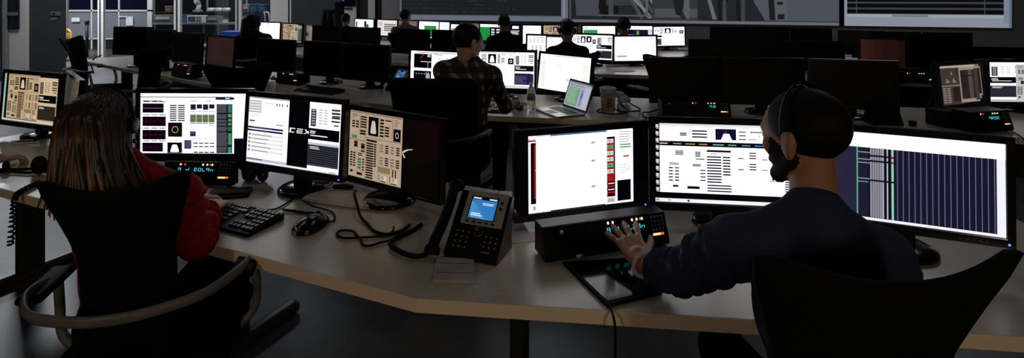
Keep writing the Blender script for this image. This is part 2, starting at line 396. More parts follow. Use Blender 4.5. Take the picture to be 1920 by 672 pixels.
# the pale column with its dark pane, the tinted door and the posts of the glass front
struct(lab_box('trim_1', 12, 50, 10.0, 0, 4.3, .15, BEIGE))
pn = struct(lab_box('window_1', 10, 35, 9.96, 1.6 - .065 * 9.96, 2.6, .02, mat('dark_blue_glass', (0.003, 0.004, 0.02), .2, .4)))
MB().box((Q(22, 26, 9.94).x, 9.945, Q(22, 26, 9.94).z), (.22, .01, .06)).build('sign_strip', GREYP, pn).rotation_euler = (0, 0, 0)
struct(lab_box('trim_2', 0, 4, 9.9, 0, 4.3, .1, LEGM)); struct(lab_box('trim_3', 4, 8, 9.9, 0, 4.3, .1, mat('grey_mullion', (.2, .2, .2), .5, .3)))
dr = struct(lab_box('door_1', 50, 119, 10.05, 0, 3.4, .06, DARKW))
for (a, b, c, d) in ((95, 22, 112, 29), (95, 33, 107, 40)):
    p, q = Q(a, b, 10.03), Q(c, d, 10.03)
    if b == 33: MB().add([(p.x, 10.04, p.z), (q.x, 10.04, p.z), (q.x, 10.04, (p.z + q.z) / 2), (p.x, 10.04, q.z)], [(0, 3, 2, 1)]).build('corner_tape', GREYP, dr)
    else:
        lp = MB().box(((p.x + q.x) / 2, 10.04, (p.z + q.z) / 2), (q.x - p.x, .02, p.z - q.z)).build('lock_plate', GREYP, dr)
        MB().lathe([(.02, 0), (.02, .01)], 12, Matrix.Translation((p.x + .06, 10.03, (p.z + q.z) / 2)) @ Matrix.Rotation(R(90), 4, 'X')).build('lock_ring', LEGM, lp)
PB = mat('post_beige', (0.6, 0.58, 0.54), .45, .3); PD = mat('post_dark', (0.03, .03, .032), .4, .3)
def post(n, px0, px1, m): return struct(lab_box('trim_%d' % n, px0, px1, 13.6, 0, 4.3, .08, m))
n = 4
for a, b, m in ((119, 124, PB), (183, 186, PB), (186.5, 189, PD), (189, 193.5, PB), (326, 329.5, PB), (330, 332.5, PD), (333, 338, PB), (441, 444, PB), (444.5, 447, PD), (447, 453, PB), (507, 540, BEIGE), (540, 542.5, PD), (543, 546, PB)):
    post(n, a, b, m); n += 1
GLASS = mat('clear_partition_glass', (.9, .95, 1), .02, .25, trans=1.0, var=.0)
for i, (a, b) in enumerate(((124, 183), (194, 326), (338, 441), (453, 507))):
    x0, x1 = (a - 960) * 13.64 / F, (b - 960) * 13.64 / F
    g = struct(MB().box(((x0 + x1) / 2, 13.64, 2.1), (x1 - x0, .012, 4.2)).build('window_%d' % (i + 2), GLASS))
def thin_glass(nt, b):
    o = nt.nodes['Material Output']; tr = nt.nodes.new('ShaderNodeBsdfTransparent'); gl = nt.nodes.new('ShaderNodeBsdfGlossy'); gl.inputs['Roughness'].default_value = .03
    fr = nt.nodes.new('ShaderNodeFresnel'); fr.inputs['IOR'].default_value = 1.3; mx = nt.nodes.new('ShaderNodeMixShader')
    tr.inputs['Color'].default_value = (.93, .95, .96, 1)
    nt.links.new(fr.outputs[0], mx.inputs[0]); nt.links.new(tr.outputs[0], mx.inputs[1]); nt.links.new(gl.outputs[0], mx.inputs[2]); nt.links.new(mx.outputs[0], o.inputs['Surface'])
THIN = node_mat('thin_clear_glass', thin_glass)
for o in COL.objects:
    if o.name.startswith('window_') and o.data.materials[0] == GLASS: o.data.materials[0] = THIN
# solid wall between the glass front and the display wall
struct(lab_box('wall_left_far', 546, 646, 13.5, 0, 4.3, .12, DARKW))
dd = struct(lab_box('door_2', 643, 668, 13.3, 0, 3.0, .08, BEIGE))
p, q = Q(645, 0, 13.28), Q(667, 12, 13.28); MB().box(((p.x + q.x) / 2, 13.28, q.z + .5), (q.x - p.x, .03, 1.0)).build('pane', mat('dark_blue_glass', (0, 0, 0)), dd)
p, q = Q(646, 16, 13.28), Q(660, 19, 13.28); MB().box(((p.x + q.x) / 2, 13.28, p.z), (q.x - p.x, .03, .035)).build('push_bar', LEGM, dd)
struct(lab_box('trim_%d' % n, 668, 690, 13.4, 0, 4.3, .1, PD)); n += 1
struct(lab_box('trim_%d' % n, 690, 703, 12.9, 0, 4.3, .1, BEIGE)); n += 1
struct(lab_box('trim_%d' % n, 703, 717, 12.95, 0, 4.3, .1, LEGM)); n += 1
# lab shell
LABW = mat('lab_dark_wall', (0.012, 0.013, 0.022), .6, .2, scale=3)
struct(MB().box((-10, 18.6, 2.15), (14, .1, 4.3)).build('wall_lab_back', LABW))
struct(MB().box((-17, 14, 2.15), (.1, 9.5, 4.3)).build('wall_lab_left', LABW))
struct(MB().box((-3.4, 16.2, 2.15), (.1, 4.8, 4.3)).build('wall_lab_right', LABW))

def ceiling_light(label, x, y, z, s, watts, col):
    root = thing('ceiling_light', label, 'light', (x, y, z), 0, 'ceiling light panels')
    MB().box((0, 0, .085), (s + .08, s + .08, .05)).build('frame', GREYP, root)
    MB().box((0, 0, .05), (s, s, .02)).build('diffuser', mat('lamp_diffuser', (.8, .8, .8), .6, emit=(1, .95, .85), strength=.15), root)
    for a in (-1, 1): MB().tube([(a * s * .4, 0, .09), (a * s * .4, 0, 4.3 - z)], .006, 6).build('hanger', LEGM, root)
    l = bpy.data.lights.new('panel_light', 'AREA'); l.shape = 'SQUARE'; l.size = s; l.energy = watts; l.color = col
    o = bpy.data.objects.new('panel_light', l); COL.objects.link(o); o.parent = root; o.location = (0, 0, .03)
for i, (x, y, z, s, w_, c) in enumerate(CEILING_LAMPS):
    ceiling_light('dimmed square ceiling panel, %s' % ['over the left front desk', 'over the right front desk', 'over the far right desks', 'over the far left desks', 'over the back row', 'before the dark grey wall'][i], x, y, z, s, w_, c)
for i, (x, y, z, s, w_, c) in enumerate(LAB_LAMPS):
    ceiling_light('bright square ceiling panel, %s' % ['in front of the lab glass', 'over the lab benches', 'over the lab roller door'][i], x, y, z, s, w_, c)

for i, (x, y, z, e) in enumerate(FILL_GLOBES):
    root = thing('fill_globe', 'added warm fill globe behind the camera on the %s' % ('left', 'right')[i], 'light', (x, y, z), 0, 'added fill globes')
    MB().ball((0, 0, 0), .17, 20).build('globe', mat('warm_fill_globe', (.8, .8, .8), .5, emit=(1, .80, .58), strength=e), root, True)
    MB().lathe([(.06, .15), (.05, .2), (.012, .22)], 16).build('cap', LEGM, root, True); MB().tube([(0, 0, .2), (0, 0, 4.3 - z)], .005, 6).build('cord', RUBBER, root)
# the three projected pictures on the display wall
def wall_display(px0, px1, z0, z1, label, draw, frame=mat('display_frame', (.02, .02, .022), .5, .2)):
    a, b = wallpt(px0), wallpt(px1); d = (b - a); L = d.length; yaw = math.atan2(d.y, d.x); mid = (a + b) / 2
    n_ = Vector((d.y, -d.x)).normalized()
    root = thing('wall_display', label, 'wall screen', (mid.x + n_.x * .06, mid.y + n_.y * .06, z0), yaw)
    hh = z1 - z0
    mb = MB(); mb.box((0, .025, hh / 2), (L, .045, hh)); mb.build('frame', frame, root)
    s = Scr(L, hh); draw(s); s.build(root, Matrix.Translation((0, 0, 0)), 'display')
    return root
PF = srgb(98, 104, 116); rnd = random.Random(11)
def draw_left(s):
    s.r(0, 0, 1, 1, srgb(26, 28, 29))
    for i in range(34):
        y = .02 + i * .0275; e = .95 if i in (28,) else (.62 + .1 * rnd.random())
        x = .03
        while x < e:
            wd = .015 + .05 * rnd.random(); s.r(x, y, min(x + wd, e), y + .014, srgb(*[rnd.randint(31, 38)] * 3)); x += wd + .012
    s.r(0, .962, 1, 1, PF); s.r(0, .955, 1, .962, srgb(60, 62, 66)); s.r(.962, 0, 1, .97, PF); s.r(0, 0, .012, 1, srgb(88, 90, 100)); s.r(.975, .1, .98, .97, srgb(150, 155, 160))
wall_display(752, 1066, 1.04, 3.9, 'projected wall screen with dim rows of text, leftmost of three', draw_left)
def draw_mid(s):
    s.r(0, 0, 1, 1, srgb(30, 33, 37)); s.r(0, .98, 1, 1, srgb(90, 94, 102)); s.r(0, 0, .008, 1, srgb(70, 74, 80))
    g = srgb(64, 68, 77); g2 = srgb(48, 52, 58); d = srgb(12, 13, 15); l = srgb(92, 98, 106)
    s.poly([(.02, 0), (.13, 0), (.125, .86), (.12, .955), (.03, .955), (.02, .7)], g)
    s.poly([(.13, .6), (.2, .6), (.2, .93), (.14, .97), (.12, .9)], d)
    s.r(.15, .5, .3, .88, g2); s.r(.16, .5, .18, .95, srgb(60, 64, 70))
    for i in range(5):
        a = .2 + i * .028; s.poly([(a, .7 + .015 * i), (a + .012, .7 + .015 * i), (a + .1, .97), (a + .085, .97)], l if i % 2 else g)
    s.poly([(.19, .72), (.195, .71), (.33, .955), (.325, .965)], srgb(120, 126, 132)); s.poly([(.24, .62), (.245, .61), (.36, .93), (.355, .94)], srgb(110, 116, 122))
    s.r(.305, .5, .315, .95, srgb(80, 85, 92)); s.r(.12, .945, .42, .955, srgb(80, 84, 90))
    s.r(.33, .4, .5, .98, srgb(46, 49, 54)); s.r(.34, .9, .5, .96, srgb(70, 74, 80)); s.r(.45, .5, .47, .97, srgb(84, 88, 94))
    s.poly([(.37, .7), (.385, .7), (.46, .97), (.44, .97)], srgb(34, 36, 40)); s.poly([(.41, .85), (.43, .78), (.45, .85), (.44, .95), (.42, .94)], srgb(22, 24, 26))
    s.poly([(.5, .6), (.51, .6), (.57, .97), (.555, .97)], srgb(95, 100, 106))
    s.poly([(.52, .4), (.64, .4), (.66, .8), (.6, .86), (.55, .82)], d)
    for i in range(6):
        a = .57 + i * .022; s.poly([(a, .78), (a + .01, .78), (a + .02 - .008 * (i % 3), .98), (a + .006 - .008 * (i % 3), .98)], [srgb(18, 19, 21), srgb(58, 62, 66), srgb(32, 34, 37)][i % 3])
    s.poly([(.68, .3), (.99, .3), (.99, .975), (.74, .975), (.7, .85)], srgb(74, 79, 88))
    s.poly([(.75, .84), (.77, .83), (.775, .97), (.755, .97)], srgb(24, 26, 28)); s.poly([(.77, .83), (.81, .83), (.815, .97), (.775, .97)], srgb(82, 86, 92)); s.r(.78, .85, .80, .87, srgb(26, 28, 30)); s.r(.782, .93, .805, .965, srgb(26, 28, 30))
    s.r(.985, 0, 1, 1, BK); s.r(0, .982, .985, 1, srgb(96, 100, 110))
wall_display(1068, 1580, 1.04, 3.9, 'projected wall screen showing a grey launch tower view, between two other projections', draw_mid)
def draw_right(s):
    fr = srgb(132, 140, 152); s.r(0, 0, 1, 1, fr); s.r(.018, 0, .955, .925, srgb(9, 9, 12))
    for i in range(26): s.r(.018, .02 + i * .036, .955, .032 + i * .036, srgb(58, 60, 64))
    s.r(.075, 0, .08, .92, srgb(70, 72, 78)); s.r(.845, 0, .85, .92, srgb(70, 72, 78)); s.r(.018, .925, .955, .945, srgb(150, 156, 165)); s.r(.3, .928, .52, .942, srgb(112, 118, 130)); s.r(.955, 0, .985, .97, srgb(118, 128, 142)); s.r(.985, 0, 1, 1, srgb(96, 104, 130))
wall_display(1581, 1893, 1.04, 3.9, 'projected wall screen of black rows in a pale frame, rightmost of three', draw_right)

# ------------------------------------------------------------------ desks
def off_line(p, q, d):
    t = (Vector(q) - Vector(p)).normalized(); return Vector((-t.y, t.x)) * d
def desk_row(front, depth, labels, group, legs):
    front = [Vector(p) for p in front]; n = len(front); back = []
    for i, p in enumerate(front):
        a = off_line(front[max(i - 1, 0)], front[max(i, 1)], 1) if i > 0 else off_line(front[0], front[1], 1)
        b = off_line(front[i], front[i + 1], 1) if i < n - 1 else a
        m = (a + b).normalized(); back.append(p + m * (depth / max(m.dot(b), .5)))
    for i in range(n - 1):
        a, b, c, d = front[i], front[i + 1], back[i + 1], back[i]
        t = (b - a).normalized(); nn = Vector((-t.y, t.x)); mid = (a + b) / 2
        root = thing('desk', labels[i], 'desk', (mid.x, mid.y, 0), 0, group)
        g = .0002; L = [Vector((v.x - mid.x, v.y - mid.y)) for v in (a + t * g, b - t * g, c - t * g, d + t * g)]
        e = [L[0] + nn * .0015, L[1] + nn * .0015]
        MB().prism([e[0], e[1], L[2], L[3]], DZ - .038, DZ).build('desk_top', LAMINATE, root, bevel=.002)
        MB().prism([L[0], L[1], e[1], e[0]], DZ - .039, DZ - .0008).build('edge_band', WOOD, root)
        for fr in legs:
            q = L[0] + (L[1] - L[0]) * fr + nn * .42; M = Matrix.Translation((q.x, q.y, 0)) @ Matrix.Rotation(math.atan2(t.y, t.x), 4, 'Z')
            leg = MB().rbox((0, 0, .375), (.06, .12, .65), .01, M=M).build('leg', LEGM, root)
            MB().rbox((0, 0, .03), (.07, .72, .055), .02, M=M).build('foot', mat('satin_steel_foot', (.02, .02, .021), .3, .4), leg)
        q0, q1 = L[0] + nn * (depth - .1) + t * .15, L[1] + nn * (depth - .1) - t * .15
        MB().prism([q0, q1, q1 + nn * .02, q0 + nn * .02], .28, DZ - .04).build('modesty_panel', LEGM, root)
CA = (-.272, 1.506)
desk_row([(-3.25, 2.787), CA, (1.85, 1.278)], .85, ['maple edged desk bend where the person in red types, front row on the left', 'maple edged desk with the phone, tablet and bearded man, front row on the right'], 'front row desks', (.12, .62))
CB = (-.228, 3.80)
desk_row([(-5.7, 7.02), (-2.83, 5.06), CB, (4.7, 2.9)], .85, ['second row desk at the far left before the lab glass', 'second row desk with two blank monitors, left of the plaid shirt', 'second row desk with laptop, cup and bottle beside the plaid shirt'], 'second row desks', (.1, .55, .9))
CC = (.3, 5.9)
desk_row([(-5.4, 9.3), (-2.6, 7.32), CC, (6.0, 4.82)], .85, ['third row desk where the dark haired woman sits by the lab', 'third row desk behind the plaid shirt on the left', 'third row desk behind the laptop and paper cup'], 'third row desks', (.08, .5, .92))
desk_row([(-3.3, 9.6), (.5, 7.65), (6.2, 6.5)], .85, ['back row desk on the left below the projected text', 'back row desk on the right below the projections'], 'back row desks', (.1, .5, .9))

# ------------------------------------------------------------------ front row monitors
def d_b1(s):
    s.r(0, 0, 1, 1, (.001, .001, .006))
    s.win(0, 0, 1, 1); s.r(.3, 0, 1, .72, WH); s.r(0, 0, .86, .965, WH)
    s.r(0, .055, .84, .068, BLU); s.r(.69, .06, .86, .1, (.01, .01, .03)); s.r(.7, .1, .845, .105, GY); s.r(.78, .075, .82, .085, WH)
    s.bars(.02, .12, .1, .14, 1, DK, .6); s.bars(.09, .12, .16, .14, 1, (.5, .1, .1), .6); s.bars(.12, .12, .2, .14, 1, DK, .6)
    for i, (y, x1) in enumerate(((.165, .215), (.4, .235), (.63, .235), (.865, .21))):
        y1 = y + (.155 if i not in (3,) else .09); y1 = (y + .165) if i else .315
        if i == 3: y1 = .94; y = .795
        if i == 2: y, y1 = .59, .745
        if i == 1: y, y1 = .375, .53
        s.r(.02, y, x1, y1, (.004, .0, .004)); s.r(.02, (y + y1) / 2 - .002, x1, (y + y1) / 2 + .003, (.6, .25, .25) if i == 0 else (.12, .005, .01)); s.r(x1 - .008, y, x1, y1, (.01, .01, .16))
        for k in range(3): s.r(.03 + k * .072, y - .035, .085 + k * .072, y - .022, DK)
        for k in range(4): s.r(.05 + k * .045, y + .02, .051 + k * .045, y1 - .01, (.02, .02, .03))
    s.grid(.27, .185, .42, .46, 2, 8, DK, .85, .5)
    s.r(.255, .47, .385, .7, BK); s.ring(.32, .585, .03, .053, .14, (.6, .65, .5)); s.ring(.32, .585, .05, .088, .05, (.15, .004, .004))
    w_capsule(s, .25, .79, .385, .995 - .03, WH, WH)
    for k in range(3): s.r(.275 + k * .045, .765, .29 + k * .045, .775, DK)
    s.bars(.46, .115, .52, .14, 1, GY); s.bars(.6, .115, .65, .14, 1, GY)
    for k in range(4):
        s.r(.46 + k * .057, .175, .51 + k * .057, .265 - .02 * (k % 2), (.012, .012, .03)); s.r(.46 + k * .057, .285, .51 + k * .057, .295, DK)
        s.r(.457 + k * .057, .34, .511 + k * .057, .46, (.03, .05, .01)); s.bars(.46 + k * .057, .35, .508 + k * .057, .45, 4, (.25, .32, .15), .45); s.r(.457 + k * .057, .47, .511 + k * .057, .485, DK)
    s.r(.63, .505, .675, .515, DK); s.bars(.485, .5, .495, .6, 6, GY, .5); s.r(.457, .61, .51, .69, (.015, .02, .06)); s.r(.465, .63, .505, .65, (.05, .09, .3))
    s.r(.405, .75, .47, .89, (.02, .025, .08)); s.bars(.41, .76, .465, .88, 5, (.08, .1, .2), .5)
    for k in range(4):
        for y in (.79, .845, .98 - .045, .985 - .005): 
            if y < .97: s.r(.49 + k * .05, y, .53 + k * .05, y + .018, DK)
        s.r(.485 + k * .05, .725, .515 + k * .05, .735, GY)
    s.r(.7, .17, .845, .955, (.02, .022, .03)); s.bars(.708, .18, .8, .94, 34, (.11, .11, .14), .45, .15)
    for y in (.315, .41, .46, .52, .61, .84): s.r(.7, y, .845, y + .014, BK)
    for a, b, c in ((.18, .31, (.02, .2, .16)), (.33, .38, (.1, .35, .15)), (.41, .45, (.08, .3, .12)), (.47, .51, (.06, .28, .1)), (.53, .6, (.01, .16, .02)), (.64, .82, (.04, .3, .12)), (.86, .95, (.03, .34, .12))): s.r(.808, a, .836, b, c)
    s.r(.0, .955, .86, .962, GY)
monitor('widescreen monitor with black graph panels in front of the person in red', -1.464, 2.46, .857, -1.3, .5, d_b1)

def w_cex(s, W, c):
    """the part of the white wordmark that stays uncovered"""
    s.win(*W)
    s.poly([(-.06, 1), (0, .85), (.03, 1)], c)
    # C
    s.poly([(.06, 0), (.34, 0), (.32, .2), (.14, .2), (.12, .8), (.3, .8), (.28, 1), (.04, 1)], c)
    # E: three bars
    s.r(.42, 0, .7, .2, c); s.r(.41, .4, .68, .6, c); s.r(.4, .8, .68, 1, c); s.r(.4, .4, .45, 1, c)
    # X
    s.poly([(.76, .05), (.84, .05), (1.06, 1), (.96, 1)], c); s.poly([(.72, 1), (.8, 1), (1.04, .25), (.98, .2)], c)
def d_b2(s):
    s.r(0, 0, 1, 1, BK)
    s.win(0, 0, .455, .965); s.r(0, 0, 1, 1, WH); s.r(0, .0, 1, .025, GY); s.r(0, .05, .33, .24, (.8, .8, .82)); s.bars(.01, .06, .32, .23, 4, GY, .25); s.r(.345, .02, .35, .24, (.06, .06, .08)); s.r(0, .235, .33, .245, (.06, .06, .1))
    s.bars(.38, .085, .64, .1, 1, GY, .6); 
    for k in range(4): s.r(.68 + k * .07 + (.05 if k == 3 else 0), .08, .71 + k * .07 + (.05 if k == 3 else 0), .12, (.07, .07, .08))
    s.r(.03, .37, .17, .395, (.03, .04, .09)); s.bars(.03, .27, .3, .33, 2, LG, .5, .5); s.r(.7, .4, .88, .42, GY)
    s.r(0, .47, .88, .5, (.002, .006, .04)); s.r(0, .515, .88, .545, (.002, .006, .04)); s.r(.1, .48, .6, .488, (.06, .09, .16)); s.r(.1, .525, .5, .533, (.06, .09, .16))
    for k in range(5):
        y = .575 + k * .062; s.r(.02, y, .9, y + .045, (.86, .86, .86)); s.r(.03, y + .005, .08, y + .035, (.22, .2, .18)); s.r(.12, y + .015, .6 - .06 * (k % 3), y + .03, (.36, .34, .31)); s.r(.82, y + .01, .88, y + .035, LG)
    s.r(0, .965, 1, 1, (.5, .55, .6)); s.bars(.02, .97, .4, .995, 1, (.1, .12, .15), .6)
    s.win(0, 0, 1, 1); s.r(0, .967, 1, 1, (.85, .9, 1.0)); s.r(.9, .975, .97, .99, GY)
    w_cex(s, (.458, .408, .682, .478), (.85, .85, .85))
    w_side(s, (.675, 0, 1, .968)); s.r(.0, .6, .97, .635, (.55, .56, .6))
    s.bars(.72, .08, .97, .22, 3, (.02, .06, .02), .45)
monitor('monitor showing a web page and white letters on black, above the mouse', -.946, 2.277, .859, -21.8, 4, d_b2)

def d_b3(s):
    s.r(0, 0, 1, 1, (.0012, .0008, .0008))
    for k in range(6): s.r(.63 + .06 * k, 0, .69 + .06 * k, .75 - .05 * k, (.0022 + .0006 * k, .001, .001))
    w_console(s, (0, 0, .615, 1), TAN, TANI, TANL, TAND)
    s.win(0, 0, 1, 1)
    c = srgb(200, 190, 180)
    P_ = [(.615, .49), (.64, .455), (.68, .43), (.73, .418), (.73, .428), (.685, .445), (.65, .475), (.632, .5)]
    for i in range(3): s.poly([P_[i], P_[i + 1], P_[6 - i], P_[7 - i]], c)
    s.poly([(.618, .5), (.635, .51), (.655, .56), (.638, .565)], c)
monitor('monitor with a tan console window and a white swoosh, beside the desk phone', -.508, 2.225, .803, -31.6, 2.8, d_b3, led=False, base_dy=-.085)

def d_a0(s):
    s.r(0, 0, 1, 1, (.002, .002, .002))
    w_console(s, (.08, .01, .66, .93), srgb(190, 164, 128), TANI, srgb(215, 198, 170), srgb(140, 116, 88))
    w_side(s, (.66, .04, .985, .95), srgb(206, 184, 148), TANI, srgb(140, 120, 96), srgb(60, 52, 44))
    s.win(0, 0, 1, 1); s.r(0, 0, .035, .95, srgb(150, 190, 190)); s.r(0, .945, .95, .985, srgb(200, 196, 186))
monitor('tan tinted console monitor at the left edge, beside the person with long hair', -2.889, 3.182, .832, -19.8, 4, d_a0)
def d_a1(s):
    g = srgb(58, 53, 52); s.r(0, 0, 1, 1, srgb(22, 20, 20)); s.r(.02, .02, .98, .96, g); s.r(.25, .1, .35, .4, srgb(46, 42, 42)); s.r(.4, .2, .8, .85, srgb(40, 37, 37)); s.r(.43, .23, .77, .82, srgb(62, 57, 55)); s.bars(.1, .5, .3, .8, 4, srgb(48, 44, 44), .5)
monitor('monitor seen almost edge on with a faded grey picture, left of the long hair', -2.52, 3.02, .835, -44.2, 5, d_a1, led=False)

def d_c1(s):
    s.r(0, 0, 1, 1, BK)
    s.win(.067, .01, .91, 1); s.r(0, 0, .2, 1, WH); s.r(0, .03, .1, .06, LG); s.r(0, .055, .1, .075, RED); s.r(.02, .09, .1, .88, BK); s.r(.05, .12, .1, .82, RED)
    for k in range(7): s.r(.06, .14 + k * .1, .1, .15 + k * .1, (.7, .5, .3) if k == 3 else (.35, .02, .02))
    s.r(.03, .9, .1, .97, LG); s.r(.045, .915, .06, .955, GY); s.r(.075, .915, .09, .955, GY)
    s.r(.72, .0, 1, 1, WH); s.r(.73, .09, .82, .9, (.012, 0, 0)); 
    for k in range(9):
        y = .12 + k * .082; c = [(.75, .74, .74), RED, (.1, .4, .16)][(0, 2, 0, 0, 2, 0, 1, 0, 0)[k]]
        s.r(.735, y + .055, .815, y + .08, RED)
        if k < 7: s.r(.74, y, .805, y + .055, c); s.r(.765, y + .005, .77, y + .05, (.05, .05, .05)); s.r(.74, y + .025, .805, y + .03, (.05, .05, .05))
        else: s.r(.75, y + .02, .81, y + .035, LG)
    s.r(.73, .91, .82, .98, (.6, .6, .6)); s.r(.75, .93, .77, .965, GY); s.r(.78, .93, .8, .965, GY)
    s.bars(.86, .03, .99, .2, 5, GY, .3, .3); s.bars(.87, .2, .98, .27, 2, (.1, .4, .15), .5, .3); s.r(.9, .36, .96, .38, (.35, .01, .02)); s.bars(.86, .48, .98, .62, 4, GY, .2, .4)
    s.r(.84, .69, .975, .97, BK)
    s.win(.125, -.0, .69, 1.0); s.r(0, .01, 1, .985, (2.1, 2.1, 2.15)); s.r(.2, .01, 1, .03, (.05, .16, .32)); s.r(0, .01, .2, .03, LG); s.r(.97, .03, 1, .98, (1.0, 1.02, 1.04)); s.r(0, .9, 1, .985, (1.6, 1.6, 1.6))
    for y in (.14, .38, .72): s.poly([(.75, y + .02), (.8, y), (.85, y + .01), (.8, y + .035)], GY); s.r(.73, y + .035, .84, y + .04, LG)
monitor('monitor with a blank white window over red rows, above the long black intercom', .273, 2.022, .793, 16.5, 1, d_c1)

def d_c2(s):
    s.r(0, 0, 1, 1, BK)
    for k in range(10):
        y = .02 + k * .088; s.r(.008, y, .028, y + .04, (.7, .7, .75)); s.r(.012, y + .045, .03, y + .055, (.6, .6, .6))
    s.r(.012, .18, .02, .2, RED)
    s.win(.035, .005, .985, .87); s.r(0, 0, 1, 1, WH); s.r(0, .035, 1, .042, GY); s.r(0, .0, 1, .03, LG)
    s.bars(.15, .13, .2, .18, 2, DK, .6); s.bars(.24, .09, .35, .22, 3, DK, .4); s.r(.41, .06, .56, .22, BLU); s.poly([(.45, .22), (.47, .13), (.51, .13), (.53, .22)], WH); s.r(.48, .085, .49, .12, RED)
    s.bars(.58, .09, .63, .25, 3, DK, .25); s.r(.66, .09, .76, .105, DK); s.r(.65, .2, .7, .21, DK); s.r(.85, .16, .94, .19, (.02, 0, .02)); s.r(.72, .14, .73, .16, GY)
    s.r(0, .255, 1, .325, BK)
    for k, (a, b, c) in enumerate(((.0, .06, (.5, .7, .6)), (.1, .16, (.15, .45, .25)), (.19, .26, (.5, .3, .1)), (.29, .35, (.5, .3, .08)), (.39, .47, (.2, .5, .5)), (.5, .56, (.15, .5, .35)), (.6, .66, (.1, .3, .5)), (.69, .75, (.05, .25, .6)))): s.r(a, .285, b, .3, c)
    s.r(.0, .262, .08, .268, (.4, .05, .1)); s.r(.79, .265, .87, .32, (.08, .3, .15)); s.bars(.8, .275, .86, .315, 2, (.4, .7, .5), .5)
    s.bars(.115, .39, .175, .46, 4, DK, .6); s.bars(.26, .4, .3, .48, 4, DK, .6); s.r(.265, .5, .33, .515, DK)
    s.bars(.07, .57, .14, .61, 2, DK, .5); s.grid(.065, .635, .155, .86, 2, 5, DK, .7, .35); s.bars(.24, .58, .3, .62, 2, DK, .6); s.bars(.295, .66, .335, .85, 4, DK, .3); s.r(.095, .89, .135, .92, DK); s.r(.2, .9, .29, .94, DK)
    s.r(.345, .37, .52, .4, BK); s.bars(.345, .46, .45, .86, 10, DK, .42); s.bars(.46, .46, .515, .75, 7, DK, .42); s.r(.37, .42, .42, .43, DK); s.bars(.345, .87, .52, .99, 3, DK, .4)
    s.r(.57, .47, .61, .485, DK); s.r(.57, .63, .61, .645, DK); s.bars(.65, .39, .7, .5, 3, DK, .4); s.bars(.65, .55, .7, .66, 3, DK, .4); s.bars(.74, .48, .78, .495, 1, DK, .9); s.bars(.74, .63, .78, .645, 1, DK, .9); s.bars(.83, .39, .88, .5, 3, DK, .4); s.bars(.83, .55, .88, .66, 3, DK, .4)
    for a in (.81, .86): s.r(a, .7, a + .012, .78, DK)
    s.r(.79, .785, .89, .795, DK); s.r(.9, .4, 1, .7, (.02, .02, .05)); s.bars(.9, .72, 1, .95, 7, (.02, .02, .05), .5)
    s.r(.01, .02, .012, .98, GY)
    s.win(0, 0, 1, 1); s.r(0, .945, 1, .99, (.9, .9, .95)); s.r(.09, .96, .11, .975, GY); s.r(.225, .955, .24, .98, (.02, .02, .2)); s.r(.005, .955, .03, .98, GY)
monitor('monitor with a white console page and desktop icons, partly behind the bearded face', .778, 1.924, .84, -6.7, 4, d_c2)

def d_c3(s):
    s.r(0, 0, 1, 1, (.9, .9, 1.0)); s.r(0, .0, 1, .17, WH)
    s.r(0, .17, .955, .965, (.002, .002, .012))
    for k in range(60): s.r(0, .18 + k * .013, .235, .185 + k * .013, (.05, .05, .1))
    for k in range(60): s.r(.42, .18 + k * .013, .955, .1825 + k * .013, (.03, .03, .08))
    for k in range(17): s.r(.455 + k * .0305, .17, .459 + k * .0305, .96, (.16, .16, .24))
    s.r(.235, .17, .243, .965, (.12, .35, .25)); s.r(.243, .17, .41, .965, (.004, .004, .014))
    for k in range(60): s.r(.244, .18 + k * .013, .3, .184 + k * .013, (.03, .03, .07))
    for a, b in ((.17, .25), (.27, .31), (.33, .53), (.55, .96)):
        for k in range(6): s.r(.31 + k * .013, a, .32 + k * .013, b, (.3, .29, .34))
        s.r(.375, a, .38, b, (.5, .5, .6)); s.r(.4, a, .407, b, (.5, .5, .6)); s.r(.425, a, .437, b, (.3, .62, .45))
    for y in (.22, .3, .34, .52): s.r(.24, y, .31, y + .012, (.25, .27, .3))
    s.r(.24, .56, .3, .568, (.2, .5, .35)); s.r(.425, .25, .437, .275, RED); s.r(.425, .31, .437, .33, RED)
monitor('monitor with a dark spreadsheet grid, right of the bearded man', 1.268, 1.717, .857, -22.1, 1.3, d_c3)

# ------------------------------------------------------------------ second row monitors
def d_ba(s):
    s.r(0, 0, 1, 1, WH); s.r(.12, .03, .95, .05, (.1, .1, .12)); s.r(.06, .08, .4, .5, BK); s.poly([(.19, .22), (.2, .15), (.25, .1), (.255, .12), (.21, .17), (.2, .24)], (.5, .01, .01)); s.bars(.32, .1, .38, .18, 2, LG, .6); s.r(.19, .3, .4, .32, LG); s.r(.33, .32, .335, .5, LG)
    s.r(.06, .58, .4, .98, (.001, .001, .01)); 
    for k in range(7): s.r(.1 + k * .026, .66 + .02 * (k % 2), .125 + k * .026, .68 + .03 * ((k * 3) % 3), (.6, .5, .25))
    for k in range(4): s.r(.3 + k * .02, .62 + .04 * (k % 2), .31 + k * .02, .85, LG)
    s.r(.45, .08, .6, .1, DK); s.poly([(.53, .18), (.56, .2), (.53, .22)], DK); s.r(.68, .18, .72, .2, DK); s.r(.5, .3, .7, .49, (.05, .01, .05)); s.r(.5, .44, .7, .49, (.02, .02, .3))
    for k in range(7): s.poly([(.505 + k * .027, .46), (.515 + k * .027, .33 + .03 * ((k * 2) % 3)), (.535 + k * .027, .46)], (.7, .06 + .02 * k, .02))
    s.poly([(.76, .4), (.83, .08), (.84, .08), (.775, .4)], GY)
monitor('monitor with black plots and an orange chart, left of the plaid shirt', -.64, 4.5, .83, -22, 3, d_ba, detail=False)
